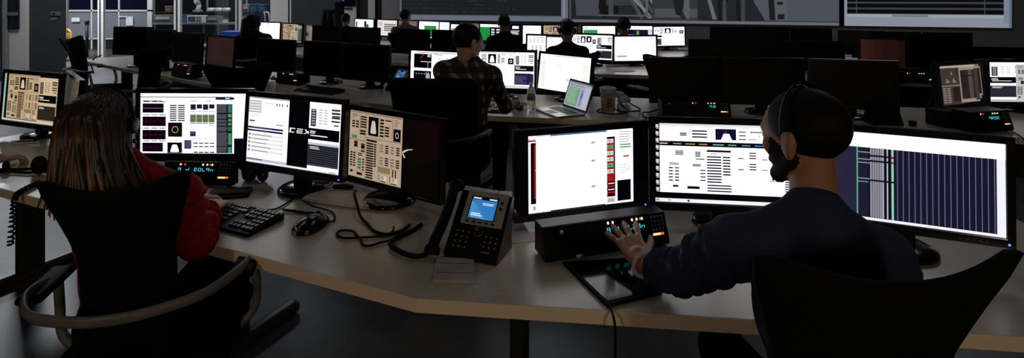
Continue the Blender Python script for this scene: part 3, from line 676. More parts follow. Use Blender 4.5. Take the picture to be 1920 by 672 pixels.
def d_bb(s):
    s.r(0, 0, 1, 1, (.001, .001, .03)); w_console(s, (0, 0, .69, .94)); s.win(0, 0, .69, .94); s.r(.53, .42, .95, .98, WH)
    w_side(s, (.69, 0, 1, .94)); s.win(0, 0, 1, 1); s.r(.68, 0, .69, .94, GY); s.r(.69, .58, .96, .9, (.02, .01, .07)); s.bars(.7, .66, .9, .88, 8, (.1, .1, .16), .4, .5); s.r(0, .95, 1, 1, LG)
monitor('monitor with a white console page, between the plaid shirt and the bottle', -.075, 4.298, .848, -10.8, 4, d_bb, detail=False, led=False)
def d_bc(s):
    c = (1.5, 1.46, 1.36); s.r(0, 0, 1, 1, c); s.r(.3, .02, .75, .04, GY); s.r(.0, .05, 1, .06, LG); s.r(.05, .15, .12, .95, (.92, .9, .86)); s.r(.3, .15, .45, .4, (.97, .96, .92)); s.r(.85, .2, .98, .9, (.95, .94, .9)); s.r(.55, .65, .62, .68, GY); s.r(.5, .85, .6, .87, LG)
monitor('monitor filled by a cream white page behind the open laptop', .403, 4.282, .821, -43.2, 8, d_bc, detail=False, led=False)
for (lab, x, y, z, yaw) in (('blank black monitor left of two others, above the intercom behind the white console page', 1.29, 3.92, .83, -1), ('blank black monitor, middle one directly over the bearded man', 1.80, 3.80, .841, -6.7), ('blank black monitor right of the bearded head, in the second row', 2.34, 3.66, .844, -16)):
    monitor(lab, x, y, z, yaw, 3, group='blank second row monitors', led=False)
def d_r1(s):
    s.r(0, 0, 1, 1, (.001, .001, .001)); d = srgb(128, 112, 100); e = srgb(76, 66, 60)
    s.win(.08, .03, .92, .97); s.r(.1, .0, .95, .9, srgb(120, 104, 94)); s.r(.86, .06, .98, .82, srgb(150, 138, 128)); s.r(.875, .1, .965, .78, srgb(30, 26, 24))
    s.r(0, .03, .5, 1, srgb(58, 52, 50)); s.r(0, .0, .84, .055, srgb(176, 160, 146)); s.poly([(.24, .2), (.26, .14), (.28, .2), (.28, .24), (.24, .24)], d)
    for k in range(2): s.r(.13 + .16 * k, .33, .15 + .16 * k, .42, srgb(120, 150, 110)); s.r(.11 + .16 * k, .38, .19 + .16 * k, .44, d)
    s.r(0, .5, .5, .53, d); s.grid(.02, .56, .22, .97, 2, 7, d, .8, .6); s.r(.26, .56, .42, .92, srgb(36, 26, 24)); s.bars(.36, .1, .42, .26, 3, srgb(40, 34, 32), .6)
    s.r(.44, .06, .9, .97, srgb(150, 134, 124)); s.r(.47, .13, .8, .88, srgb(38, 30, 30)); s.r(.66, .14, .76, .87, srgb(78, 70, 68)); s.r(.48, .27, .8, .3, srgb(26, 20, 20)); s.r(.8, .1, .9, .93, srgb(60, 50, 46)); s.r(.58, .08, .6, .1, RED)
monitor('monitor with stacked dim brown windows at the far right of the second row', 3.197, 3.767, .821, 18.9, 5.8, d_r1, led=False)
def d_r2(s):
    s.r(0, 0, 1, 1, (1.05, 1.05, 1.08)); w_side(s, (0, .02, .5, .93)); w_console(s, (.36, .06, 1, .95), (.55, .54, .53), DK, (.9, .9, .9), (.25, .25, .25)); s.win(0, 0, 1, 1); s.r(0, .94, 1, 1, (.5, .5, .55))
monitor('bright white console monitor cut off by the right edge of view', 3.735, 3.87, .821, -2, 2, d_r2, led=False)
# left part of the second row
def pos(px, Y): return ((px - 960) * Y / F, Y)
BROWN = mat('faded_brown_lcd', (.06, .03, .026), .3, .2)
for lab, px, Y, z, yaw in (('blank black monitor behind the high chair back, second row', 515, 5.42, .84, -27), ('blank black monitor over a round stand base, second row left', 608, 5.12, .84, -25), ('blank black monitor just left of the plaid shirt chair, second row', 684, 4.86, .84, -25)):
    monitor(lab, *pos(px, Y), z, yaw, 3, led=False, group='blank second row monitors')
for lab, px, Y, z, yaw in (('blank black monitor nearest the lab glass, far left', 247, 6.32, .91, -12), ('blank black monitor in the middle of the far left three', 299, 6.02, .90, -28), ('blank black monitor above the intercom with white key lights, far left', 349, 5.72, .885, -30)):
    monitor(lab, *pos(px, Y), z, yaw, 3, led=False, group='blank far left monitors')
def d_brown(s): s.r(0, 0, 1, 1, srgb(40, 25, 23)); s.r(.03, .03, .5, .97, srgb(43, 27, 25)); s.r(.6, .3, .9, .7, srgb(38, 24, 22))
monitor('dim brown monitor screen turned aside, before the lab benches', -3.0, 5.46, .875, -34, 4, d_brown, led=False)

# ------------------------------------------------------------------ third row monitors
def d_white(s): s.r(0, 0, 1, 1, WH); s.r(.0, .03, 1, .05, LG); s.r(.4, .03, .46, .08, DK); s.r(0, .25, 1, .27, LG); s.bars(.05, .32, .5, .45, 3, LG, .3, .5); s.r(0, .68, 1, .7, GY); s.bars(.3, .72, .8, .8, 2, LG, .4, .4)
def d_tan(s): w_console(s, (0, 0, .78, 1), srgb(198, 172, 146), TANI, TANL, TAND); s.win(.78, .05, 1, 1); s.r(0, 0, 1, 1, srgb(150, 150, 140)); s.r(.1, .2, .95, .95, srgb(50, 70, 45)); s.bars(.15, .25, .9, .9, 8, srgb(90, 110, 80), .4)
def d_tan2(s): s.r(0, 0, 1, 1, srgb(112, 92, 78)); s.r(.0, .4, .45, .6, srgb(30, 22, 18)); s.r(.3, .1, .9, .3, srgb(124, 104, 90))
monitor('white page monitor in front of the dark haired woman by the lab', -4.12, 9.04, .834, -27, 3, d_white, detail=False, led=False)
monitor('tan console monitor right of the dark haired woman', -3.60, 8.72, .829, -34, 3, d_tan, detail=False, led=False)
monitor('narrow tan sliver monitor turned aside, right of the dark haired woman', -3.17, 8.32, .829, -58, 3, d_tan2, detail=False, led=False)
for lab, px, Y, z, yaw in (('blank monitor in the third row, first from the dark haired woman', 610, 7.95, .83, -26), ('blank monitor in the third row, second from the dark haired woman', 682, 7.55, .83, -26), ('blank monitor in the third row below the grey shirted man', 772, 7.15, .83, -26), ('blank monitor in the third row just left of the plaid man\'s head', 842, 6.95, .83, -26)):
    monitor(lab, *pos(px, Y), z, yaw, 3, led=False, group='blank third row monitors', detail=False)
def d_ca(s):
    s.r(0, 0, 1, 1, (.001, .001, .03)); s.win(0, 0, .46, 1); s.r(0, 0, 1, 1, WH); s.bars(.25, .05, .9, .1, 1, GY); s.grid(.1, .13, .98, .3, 4, 3, GY, .5, .5); s.grid(.22, .4, .9, .72, 3, 6, (.2, .2, .2), .45, .55); s.r(0, .96, 1, 1, LG); s.win(.49, .03, 1, 1); s.r(0, 0, 1, 1, WH); s.r(.0, .0, 1, .04, LG)
monitor('third row monitor with two white windows, left of the head with headphones', .416, 6.33, .82, -24, 3, d_ca, detail=False, led=False)
def d_cc(s):
    s.r(0, 0, 1, 1, WH); w_console(s, (0, 0, .62, 1)); s.win(0, 0, .62, 1); s.r(.35, .4, 1, 1, WH); s.r(.6, .05, .8, .3, BK); s.poly([(.66, .25), (.67, .12), (.73, .12), (.74, .25)], WH)
    w_side(s, (.62, 0, 1, 1)); s.win(.62, 0, 1, 1); s.r(.15, .1, .3, .4, (.06, .06, .12)); s.bars(.18, .13, .27, .37, 4, LG, .5)
monitor('third row console monitor right of the head with headphones', .953, 6.409, .826, -26.4, 4, d_cc, detail=False)
def d_cd(s): s.r(0, 0, 1, 1, WH); s.r(.3, .1, .9, .12, LG); s.bars(.35, .1, .75, .22, 3, (.8, .8, .82), .5, .4); s.bars(.85, .05, .97, .1, 1, GY); s.grid(.8, .3, .96, .6, 2, 4, LG, .6, .3); s.r(.05, .78, .3, .84, (.3, .3, .3)); s.r(.2, .5, .32, .53, LG)
monitor('third row white page monitor with a dark stand, above the paper cup', 1.479, 6.386, .809, 6.1, 3, d_cd, detail=False, led=False)
for lab, px, Y, z, yaw in (('blank monitor in the right third row, first of three', 1339, 5.98, .79, -8), ('blank monitor in the right third row, middle of three', 1435, 5.9, .79, -10), ('blank monitor in the right third row, last of three', 1532, 5.82, .79, -12), ('tall blank monitor right of the dim brown screen', 1760, 5.25, .9, -14), ('blank monitor at the right edge behind the dim brown windows', 1868, 5.0, .80, -14)):
    monitor(lab, *pos(px, Y), z, yaw, 3, led=False, group='blank third row monitors', detail=False)
def d_brown2(s):
    s.r(0, 0, 1, 1, srgb(28, 13, 11))
    for k in range(4): s.r(.12 * k, 0, .12 * (k + 1), 1 - .08 * k, srgb(47 - 5 * k, 21 - 3 * k, 16 - 2 * k))
monitor('dim reddish brown monitor in the third row, behind the blank monitors on the right', *pos(1668, 5.5), .845, -20, 3, d_brown2, led=False, detail=False)

# ------------------------------------------------------------------ back row monitors
def d_green(s): s.r(0, 0, 1, 1, WH); s.r(.02, .2, .45, .95, (.01, .25, .04)); s.grid(.05, .25, .43, .9, 5, 3, (.04, .4, .09), .6, .8); s.r(.0, .05, 1, .08, LG); s.r(.5, .3, .95, .9, (.95, .95, .98)); s.r(.05, .08, .15, .12, GY)
def d_mixed(s): s.r(0, 0, 1, 1, (.003, .003, .02)); s.r(0, 0, 1, .18, WH); s.r(0, .35, .08, .9, GR); s.r(.3, .45, .8, .5, (.5, .6, .9)); s.grid(.45, .55, .75, .95, 3, 4, (.4, .4, .5), .6, .6); s.r(.55, .25, .62, .7, (.1, .35, .15)); s.r(.88, .2, 1, 1, (.7, .7, .8))
def d_cons(s): w_console(s, (0, 0, 1, 1)); s.win(0, 0, 1, 1); s.r(0, .42, .3, .9, WH); s.r(0, .45, .28, .55, BK); s.r(0, .62, .26, .95, (.05, .05, .07)); s.r(.35, .4, .95, .95, WH)
def d_dw(s): s.r(0, 0, 1, 1, (.003, .003, .01)); s.r(.1, .05, .3, .2, WH); s.bars(.05, .3, .35, .6, 4, LG, .5, .4); s.r(.44, .02, 1, 1, WH); s.r(.2, .7, .4, .95, LG)
def d_gw(s): s.r(0, 0, 1, 1, (.003, .003, .01)); s.r(0, 0, 1, .15, WH); s.r(0, .15, .35, .9, (.01, .28, .05)); s.grid(.4, .25, .95, .85, 3, 4, LG, .6, .5)
def d_wcard(s): s.r(0, 0, 1, 1, BK); s.r(0, .0, .42, 1, WH); s.r(.2, .2, .3, .24, GY); s.r(.5, .1, 1, 1, WH); s.r(.52, .35, .95, .8, (.05, .03, .03)); s.bars(.55, .4, .9, .8, 4, LG, .4, .4)
def d_wg(s): s.r(0, 0, 1, 1, WH); s.r(.04, .15, .12, .6, DK); s.r(.5, .1, .62, .5, BLU); s.r(.6, .3, .75, .6, GR)
def d_bars(s): s.r(0, 0, 1, 1, (.8, .75, .7)); s.bars(.35, .25, .95, .75, 4, DK, .4); s.bars(.05, .15, .25, .4, 3, GY, .4)
def d_grn(s): s.r(0, 0, 1, 1, WH); s.r(.3, .25, .85, .95, (.01, .22, .04)); s.grid(.33, .3, .83, .9, 6, 2, (.03, .35, .07), .6, .8); s.poly([(.02, .4), (.2, .7), (.2, .9), (.02, .6)], DK)
for lab, px, Y, yaw, fn in (('back row monitor at its far left end, white with a green square', 682, 10.3, -33, d_wg), ('back row monitor with dark text bars, second from the left end', 725, 10.0, -33, d_bars), ('back row tan monitor left of the grey shirted man', 764, 9.75, -33, d_tan2), ('back row monitor with a green block right of the grey shirted man', 803, 9.48, -33, d_grn), ('back row monitor with two white cards above the blank monitors', 845, 9.18, -33, d_wcard), ('back row monitor with a dark page, just above the plaid man\'s hair', 886, 8.9, -33, d_tan2),
                              ('back row monitor with a green left third, left of the broad dark figure', 926, 8.6, -25, d_gw), ('back row monitor half dark and half white, right of the broad dark figure', 984, 8.36, -14, d_dw), ('back row tan console monitor left of the head with headphones', 1050, 8.3, -6, d_tan)):
    monitor(lab, *pos(px, Y), .832, yaw, 3, fn, led=False, detail=False)
monitor('back row monitor with a wide green table, right of the head with headphones', 1.371, 8.392, .816, 2, 4, d_green, led=False, detail=False)
monitor('back row dark page monitor behind the rightmost head', 1.854, 8.049, .837, -11.9, 4, d_mixed, led=False, detail=False)
monitor('back row console monitor at the right end of the lit ones', 2.413, 8.195, .817, 9, 2, d_cons, detail=False)
for lab, px, Y, z, yaw in (('blank back row monitor below the launch tower view, first of three', 1368, 7.9, .815, -8), ('blank back row monitor below the launch tower view, middle of three', 1442, 7.8, .815, -10), ('blank back row monitor below the launch tower view, last of three', 1521, 7.6, .815, -10), ('blank back row monitor turned aside beside the bare wall gap', 1615, 7.3, .80, -30), ('blank back row monitor left of the tall blank one, under the pale framed projection', 1683, 7.05, .80, -12), ('blank back row monitor right of the others, under the pale framed projection', 1778, 6.9, .80, -12)):
    monitor(lab, *pos(px, Y), z, yaw, 3, led=False, group='blank back row monitors', detail=False)

# ------------------------------------------------------------------ desk intercoms
CYAN = mat('cyan_display', (.0, .02, .03), .3, emit=(.05, .75, .95), strength=1.0)
LEDR = mat('red_led', (.05, 0, 0), .3, emit=(1, .01, .02), strength=1.6)
LEDW = mat('warm_led', (.05, .04, .02), .3, emit=(1, .9, .55), strength=1.1)
LEDA = mat('amber_led', (.05, .02, 0), .3, emit=(.5, .2, .03), strength=.8)
BARY = mat('meter_yellow', (.05, .04, .02), .3, emit=(1, .8, .3), strength=1.0); BARR = mat('meter_red', (.05, .01, .0), .3, emit=(1, .15, .03), strength=1.0)
SEG = {'P': (1, 1, 1, 0, 0, 1, 1), 'A': (1, 1, 1, 0, 1, 1, 1), 'S': (1, 0, 1, 1, 0, 1, 1), 'D': (0, 1, 1, 1, 1, 0, 1), 'E': (1, 0, 0, 1, 1, 1, 1), 'N': (0, 0, 1, 0, 1, 0, 1), 'L': (0, 0, 0, 1, 1, 1, 0), 'C': (1, 0, 0, 1, 1, 1, 0), '2': (1, 1, 0, 1, 1, 0, 1), '_': (0, 0, 0, 1, 0, 0, 0), 'O': (1, 1, 1, 1, 1, 1, 0), ' ': (0,) * 7}
def intercom(label, loc, yaw, w=.33, h=.105, ext=0.0, glyphs='P_D EOLPN', lit=True, red=True, group='desk intercom panels', side=None, dep=.15):
    """black wedge with lit keys; ext: width of a plain speaker section on its left"""
    root = thing('desk_intercom', label, 'intercom', loc, R(yaw), group)
    W_ = w + ext; tl = .035                                     # the panel leans back by tl
    prof = [(-.0, .008), (.0, .02), (tl, h), (dep, h), (dep, .008)]
    v = [(-w / 2 - ext, y, z) for y, z in prof] + [(w / 2, y, z) for y, z in prof]; k = len(prof)
    MB().add(v, [tuple(range(k)), tuple(range(k, 2 * k))[::-1]] + [(i, i + k, (i + 1) % k + k, (i + 1) % k) for i in range(k)]).build('body', BLACK, root, bevel=.003)
    if side: MB().prism([(0, .008), (dep, .008), (dep, h), (tl, h), (0, .02)], 0, .004, Matrix.Translation((-w / 2 - ext - .0045, 0, 0)) @ Matrix(((0, 0, 1, 0), (1, 0, 0, 0), (0, 1, 0, 0), (0, 0, 0, 1)))).build('side_cheek', side, root)
    ang = math.atan2(tl, h - .02)
    T = Matrix.Translation((-w / 2, 0, .02)) @ Matrix.Rotation(-ang, 4, 'X')   # panel plane: x right, z up the panel
    ph = math.hypot(tl, h - .02)
    MB().rbox((w / 2, -.001, ph / 2), (w * .985, .004, ph * .97), .0015, M=T).build('front_panel', BLACK, root)
    if ext:
        MB().rbox((-ext / 2, -.001, ph / 2), (ext * .96, .004, ph * .97), .0015, M=T).build('speaker_panel', RUBBER, root)
        MB().lathe([(.007, 0), (.007, .012), (.004, .016)], 16, T @ Matrix.Translation((-ext * .62, -.003, ph * .76)) @ Matrix.Rotation(R(90), 4, 'X')).build('volume_knob', ALU, root, True)
    if not lit: return root
    for fx, m in ((.24, LEDW), (.30, LEDR if red else LEDW), (.55, LEDW), (.61, LEDW), (.68, LEDW), (.655, LEDA)):
        MB().box((w * fx, -.004, ph * .86), (.006, .003, .008), T).build('key_light', m, root)
    if glyphs:
        mb = MB(); x0 = w * .22; cw = w * .5 / max(len(glyphs), 6); gh = ph * .13; sl = .12
        for i, ch in enumerate(glyphs):
            x = x0 + i * cw; a = cw * .62; t = .0017; z = ph * .56; S = SEG.get(ch, (1,) * 7)
            segs = [((x, x + a), z + gh, 0), (x + a, (z + gh / 2, z + gh), 1), (x + a, (z, z + gh / 2), 1), ((x, x + a), z, 0), (x, (z, z + gh / 2), 1), (x, (z + gh / 2, z + gh), 1), ((x, x + a), z + gh / 2, 0)]
            for on, (p, q, vert) in zip(S, segs):
                if not on: continue
                if vert: mb.box((p, -.0035, (q[0] + q[1]) / 2), (t, .001, q[1] - q[0] + t), T)
                else: mb.box(((p[0] + p[1]) / 2, -.0035, q), (p[1] - p[0] + t, .001, t), T)
        mb.build('readout', CYAN, root)['kind'] = 'stuff'
    mb = MB()
    for i in range(4):
        for j in range(4): mb.rbox((w * (.8 + .045 * i), -.004, ph * (.84 - .13 * j)), (.010, .004, .009), .001, 1, T)
    mb.build('keypad', KEYC, root)['kind'] = 'stuff'
    mb = MB()
    for i in range(4):
        for j in range(4): mb.box((w * (.8 + .045 * i), -.0065, ph * (.84 - .13 * j)), (.004, .001, .003), T)
    mb.build('keypad_legend', KEYLEG, root)['kind'] = 'stuff'
    MB().box((w * .84, -.0035, ph * .27), (w * .1, .002, .0075), T).build('level_meter', BARY, root)
    MB().box((w * .91, -.0035, ph * .27), (w * .045, .002, .0075), T).build('level_peak', BARR, root)
    for a in (-w / 2 - ext + .03, w / 2 - .03): MB().lathe([(.01, 0), (.008, .009)], 12, Matrix.Translation((a, .025, 0))).build('foot', RUBBER, root)
    return root
p = P(367, 352); intercom('black intercom with cyan readout under the monitor with graph panels', (p.x, p.y, DZ), -3, .335, .104, glyphs='P_D EOLPN', dep=.05)
a, b = P(1022, 499), P(1256, 462); yw = math.degrees(math.atan2(b.y - a.y, b.x - a.x)); L = (b - a).length
o = intercom('long black intercom with speaker section beneath the bearded man\'s hand', (0, 0, DZ), yw, .29, .106, ext=L - .29, glyphs='P O SL2PN', red=False, dep=.10)
o.location = b - (b - a).normalized() * .145; o.location.z = DZ
p = P(1318, 222); intercom('intercom with one red light between cup and bearded face', (p.x, p.y, DZ), -4, .34, .11, ext=.13, glyphs='     P2', side=mat('intercom_grey_case', (.12, .12, .12), .6, .3)).location.x = P(1325, 222).x
p = P(1866, 250); intercom('intercom with white and red key lights before the bright screen at right', (p.x, p.y, DZ), 12, .30, .13, glyphs='   PASE')
p = P(335, 148); intercom('intercom with rows of white key lights on the far left desk', (p.x, p.y + .03, DZ), -30, .36, .15, glyphs='', dep=.12)
p = P(527, 163); intercom('intercom with a yellow meter beside the high chair back', (p.x, p.y + .12, DZ), -26, .30, .11, glyphs='')
p = Q(1718, 142, 5.15); intercom('intercom with two red lights on the third row desk at right', (p.x, 5.12, DZ), -12, .32, .11, glyphs='')

# ------------------------------------------------------------------ chairs
def chair(label, x, y, yaw, detail=True, top=1.10, width=.50, rail=RAIL, recline=.10, flare=.36, group='black mesh task chairs'):
    """faces local +Y"""
    root = thing('task_chair', label, 'chair', (x, y, 0), R(yaw), group)
    nz, nx = 12, 14; v = []; f = []
    for side_ in (0, 1):
        for i in range(nz + 1):
            t = i / nz; z = .52 + (top - .52) * t
            w_ = max(.15 + .02 * t, .25 - flare * (top - z)) * width / .5
            if t > .9: w_ *= 1 - .05 * ((t - .9) / .1) ** 2
            for j in range(nx + 1):
                u = -1 + 2 * j / nx
                yy = -.20 - recline * t - .045 * (1 - u * u) + .03 * math.sin(math.pi * t) - (.016 if side_ else 0)
                zz = z + (.045 * (u * u - 1) * t ** 4 if flare > .2 else 0) - .02 * t ** 6 * abs(u) ** 14
                v.append((u * w_, yy, zz))
    n1 = (nz + 1) * (nx + 1)
    for i in range(nz):
        for j in range(nx):
            q = (i * (nx + 1) + j, i * (nx + 1) + j + 1, (i + 1) * (nx + 1) + j + 1, (i + 1) * (nx + 1) + j)
            f.append(q[::-1]); f.append(tuple(k + n1 for k in q))
    ed = [j for j in range(nx + 1)] + [i * (nx + 1) + nx for i in range(1, nz + 1)] + [nz * (nx + 1) + j for j in range(nx - 1, -1, -1)] + [i * (nx + 1) for i in range(nz - 1, 0, -1)]
    for a, b in zip(ed, ed[1:] + ed[:1]): f.append((a, b, b + n1, a + n1))
    MB().add(v, f).build('backrest', MESHB, root, True)
    # the hoop that runs from one arm round behind the back to the other
    hoop = [(.275, .0, .70), (.285, -.09, .725), (.27, -.19, .74), (.205, -.29, .737), (.09, -.335, .73)]
    hoop = smooth_path([(-x, y, z) for x, y, z in hoop] + [(0, -.345, .728)] + hoop[::-1], 4)
    MB().tube(hoop, .016, 10, flat=(.5, 1.0)).build('arm_hoop', rail, root, True)
    for sx in (-1, 1):
        MB().rbox((sx * .28, -.06, .715), (.07, .2, .026), .012, 3).build('arm_pad', RUBBER, root, True)
        MB().tube(smooth_path([(sx * .28, .0, .70), (sx * .29, .03, .6), (sx * .28, .03, .5), (sx * .2, .0, .44)], 4), .014, 8).build('arm_support', rail if detail else BLACK, root, True)
    MB().tube(smooth_path([(0, -.05, .42), (0, -.22, .43), (0, -.285, .5), (0, -.30, .62)], 4), .026, 8, flat=(1.5, .7)).build('back_spine', BLACK, root, True)
    MB().rbox((0, .02, .47), (.49, .46, .075), .035, 3).build('seat', FABRIC, root, True)
    MB().lathe([(.03, .08), (.03, .3), (.045, .3), (.045, .40), (.11, .41), (.11, .435)], 16).build('gas_lift', BLACK, root, True)
    for k in range(5):
        a = 2 * math.pi * k / 5 + .4; M = Matrix.Rotation(a, 4, 'Z')
        lg = MB().tube([(0, 0, .12), (.15, 0, .11), (.3, 0, .085)], [.03, .024, .017], 8, M=M).build('base_leg', GLOSS if detail else BLACK, root, True)
        MB().lathe([(.006, -.022), (.026, -.022), (.03, -.01), (.03, .01), (.026, .022), (.006, .022)], 14, M @ Matrix.Translation((.3, 0, .03)) @ Matrix.Rotation(R(90), 4, 'X')).build('caster', BLACK, lg, True)
    return root
chair('black chair of the person in red, with a grey arm hoop behind', -1.165, 1.76, 15, top=1.12, width=.38)
chair('black chair of the bearded man, nearest the camera', .615, 1.20, 3, top=1.185, width=.485)
chair('black chair of the man in plaid, second row', -.44, 3.46, -5, top=1.11, width=.54, flare=.05)
chair('empty high backed chair at the second row desk, left of the blank monitors', *pos(458, 4.30), 20, top=1.10, width=.52)
chair('empty chair seen side on beside the far left monitors', *pos(238, 5.0), 84, top=1.13, width=.4)
chair('empty chair facing right with its grey hoop, before the lab glass', *pos(190, 6.35), -76, top=1.12, rail=mat('pale_arm_rail', (.3, .3, .29), .4, .4))
chair('black chair of the dark haired woman by the lab', *pos(461, 7.35), 20, detail=False, top=1.08, rail=mat('pale_arm_rail', (.3, .3, .29), .4, .4))
chair('empty third row chair behind the paper cup', *pos(1236, 5.15), 5, detail=False, top=1.08, width=.56, rail=mat('pale_arm_rail', (.3, .3, .29), .4, .4))
chair('black chair of the person with headphones, third row', *pos(1072, 5.62), 4, detail=False, top=1.05)
chair('black chair of the grey shirted man, back row', *pos(748, 8.75), 24, detail=False, top=1.02)
chair('black chair of the broad dark figure in the back row middle', *pos(946, 6.9), 10, detail=False, top=1.0)
chair('black chair of the rightmost seated head, back row', *pos(1172, 7.15), 4, detail=False, top=1.05)
chair('black chair at the back row\'s left end', *pos(648, 9.6), 26, detail=False, top=1.0)
chair('empty chair with its arm just below the front desk edge', .40, .93, 36, top=.98, width=.4) if False else None

# ------------------------------------------------------------------ people: smooth solids grown round a pose
def quat_R(fwd, up=(0, 0, 1)):
    y = Vector(fwd).normalized(); x = y.cross(Vector(up)).normalized(); z = x.cross(y); return np.array([x, y, z]).T      # columns: right, forward, up
class Solid:
    def __init__(s): s.p = []
    def cone(s, a, b, ra, rb, m=0): s.p.append(('c', np.array(a, float), np.array(b, float), ra, rb, m)); return s
    def ell(s, c, r, Rm=None, m=0): s.p.append(('e', np.array(c, float), np.array(r, float), np.eye(3) if Rm is None else np.array(Rm), 0, m)); return s
    def mesh(s, h, k=.02, cut=None):
        lo = np.full(3, 1e9); hi = -lo
        boxes = []
        for p in s.p:
            if p[0] == 'c': r = max(p[3], p[4]); l = np.minimum(p[1], p[2]) - r; u = np.maximum(p[1], p[2]) + r
            else: r = np.abs(p[3]) @ p[2]; l = p[1] - r; u = p[1] + r
            boxes.append((l, u)); lo = np.minimum(lo, l); hi = np.maximum(hi, u)
        lo -= 3 * h; n = np.ceil((hi - lo) / h).astype(int) + 4
        D = np.full(n, 1.0, np.float32); B = np.full(n, 1.0, np.float32); G = np.zeros(n, np.int8)
        ax = [lo[i] + h * np.arange(n[i]) for i in range(3)]
        for p, (l, u) in zip(s.p, boxes):
            mg = 2 * h + k
            i0 = np.maximum(((l - mg - lo) / h).astype(int), 0); i1 = np.minimum(((u + mg - lo) / h).astype(int) + 2, n)
            sl = tuple(slice(i0[i], i1[i]) for i in range(3))
            X = np.stack(np.meshgrid(*[ax[i][sl[i]] for i in range(3)], indexing='ij'), -1)
            if p[0] == 'c':
                ba = p[2] - p[1]; q = X - p[1]; t = np.clip(q @ ba / max(ba @ ba, 1e-9), 0, 1)
                d = np.linalg.norm(q - t[..., None] * ba, axis=-1) - (p[3] + (p[4] - p[3]) * t)
            else:
                q = (X - p[1]) @ p[3]; k0 = np.linalg.norm(q / p[2], axis=-1); k1 = np.linalg.norm(q / p[2] ** 2, axis=-1)
                d = k0 * (k0 - 1) / np.maximum(k1, 1e-6)
            d = d.astype(np.float32); e = D[sl]
            hh = np.clip(.5 + .5 * (e - d) / k, 0, 1); D[sl] = e * (1 - hh) + d * hh - k * hh * (1 - hh)
            bt = d < B[sl]; G[sl] = np.where(bt, p[5], G[sl]); B[sl] = np.minimum(B[sl], d)
        if cut is not None:
            X = np.stack(np.meshgrid(*ax, indexing='ij'), -1); D = np.maximum(D, cut(X).astype(np.float32))
        return nets(D, G, lo, h)
def nets(D, G, lo, h):
    S = D < 0; n = D.shape
    c = [(i, j, k) for i in (0, 1) for j in (0, 1) for k in (0, 1)]
    def cs(A, o): return A[o[0]:n[0] - 1 + o[0], o[1]:n[1] - 1 + o[1], o[2]:n[2] - 1 + o[2]]
    cnt = sum(cs(S, o).astype(np.int8) for o in c); act = (cnt > 0) & (cnt < 8)
    idx = np.argwhere(act); N = len(idx); imap = np.full(act.shape, -1, np.int64); imap[act] = np.arange(N)
    acc = np.zeros((N, 3)); w = np.zeros(N)
    val = {o: D[idx[:, 0] + o[0], idx[:, 1] + o[1], idx[:, 2] + o[2]].astype(float) for o in c}
    for a in c:
        for ax in range(3):
            if a[ax]: continue
            b = list(a); b[ax] = 1; b = tuple(b); va, vb = val[a], val[b]; x = (va < 0) != (vb < 0)
            t = np.where(x, va / np.where(x, va - vb, 1), 0); pt = np.tile(np.array(a, float), (N, 1)); pt[:, ax] += t
            acc[x] += pt[x]; w[x] += 1
    V = lo + h * (idx + acc / w[:, None]); lab = G[idx[:, 0], idx[:, 1], idx[:, 2]]
    Fq = []
    for ax in range(3):
        o1, o2 = (ax + 1) % 3, (ax + 2) % 3
        sl = [slice(None)] * 3; sl[ax] = slice(0, n[ax] - 1); A = S[tuple(sl)]; sl[ax] = slice(1, n[ax]); Bq = S[tuple(sl)]
        e = np.argwhere(A != Bq); e = e[(e[:, o1] > 0) & (e[:, o2] > 0) & (e[:, o1] < n[o1] - 1) & (e[:, o2] < n[o2] - 1)]
        fl = A[e[:, 0], e[:, 1], e[:, 2]]
        def at(d1, d2):
            q = e.copy(); q[:, o1] -= d1; q[:, o2] -= d2; return imap[q[:, 0], q[:, 1], q[:, 2]]
        q = np.stack([at(1, 1), at(0, 1), at(0, 0), at(1, 0)], 1); q[~fl] = q[~fl][:, ::-1]; Fq.append(q)
    Fq = np.concatenate(Fq)
    return V, Fq, lab
def join(parts):
    V = []; Fc = []; L = []; n = 0
    for v, f, l in parts: V.append(v); Fc.append(f + n); L.append(l); n += len(v)
    return np.concatenate(V), np.concatenate(Fc), np.concatenate(L)
def wrinkle(V, L, segs, amp, seed=3):
    """cloth folds that run round each limb segment"""
    rn = np.random.RandomState(seed); V = V.copy()
    for a, b, rad, n in segs:
        a, b = np.array(a, float), np.array(b, float); ba = b - a; ln = np.linalg.norm(ba); d = ba / ln
        q = V - a; t = q @ d / ln; off = q - np.outer(t * ln, d); r = np.linalg.norm(off, axis=1)
        ok = (t > -.05) & (t < 1.02) & (r < rad * 1.5) & (L == 0); u = off / np.maximum(r, 1e-6)[:, None]
        e1 = np.cross(d, (0, 0, 1.0)); e1 /= np.linalg.norm(e1); e2 = np.cross(d, e1); an = np.arctan2(u @ e2, u @ e1)
        ph = rn.uniform(0, 6, 4); f = np.sin(6.283 * t * n + 1.6 * np.sin(an + ph[0]) + ph[1]) + .6 * np.sin(6.283 * t * n * 1.7 + 2.2 * np.sin(an * 2 + ph[2]) + ph[3])
        V[ok] += u[ok] * (amp * f[ok] * np.clip((1.02 - t[ok]) * 12, 0, 1) * np.clip((t[ok] + .05) * 6, 0, 1))[:, None]
    return V
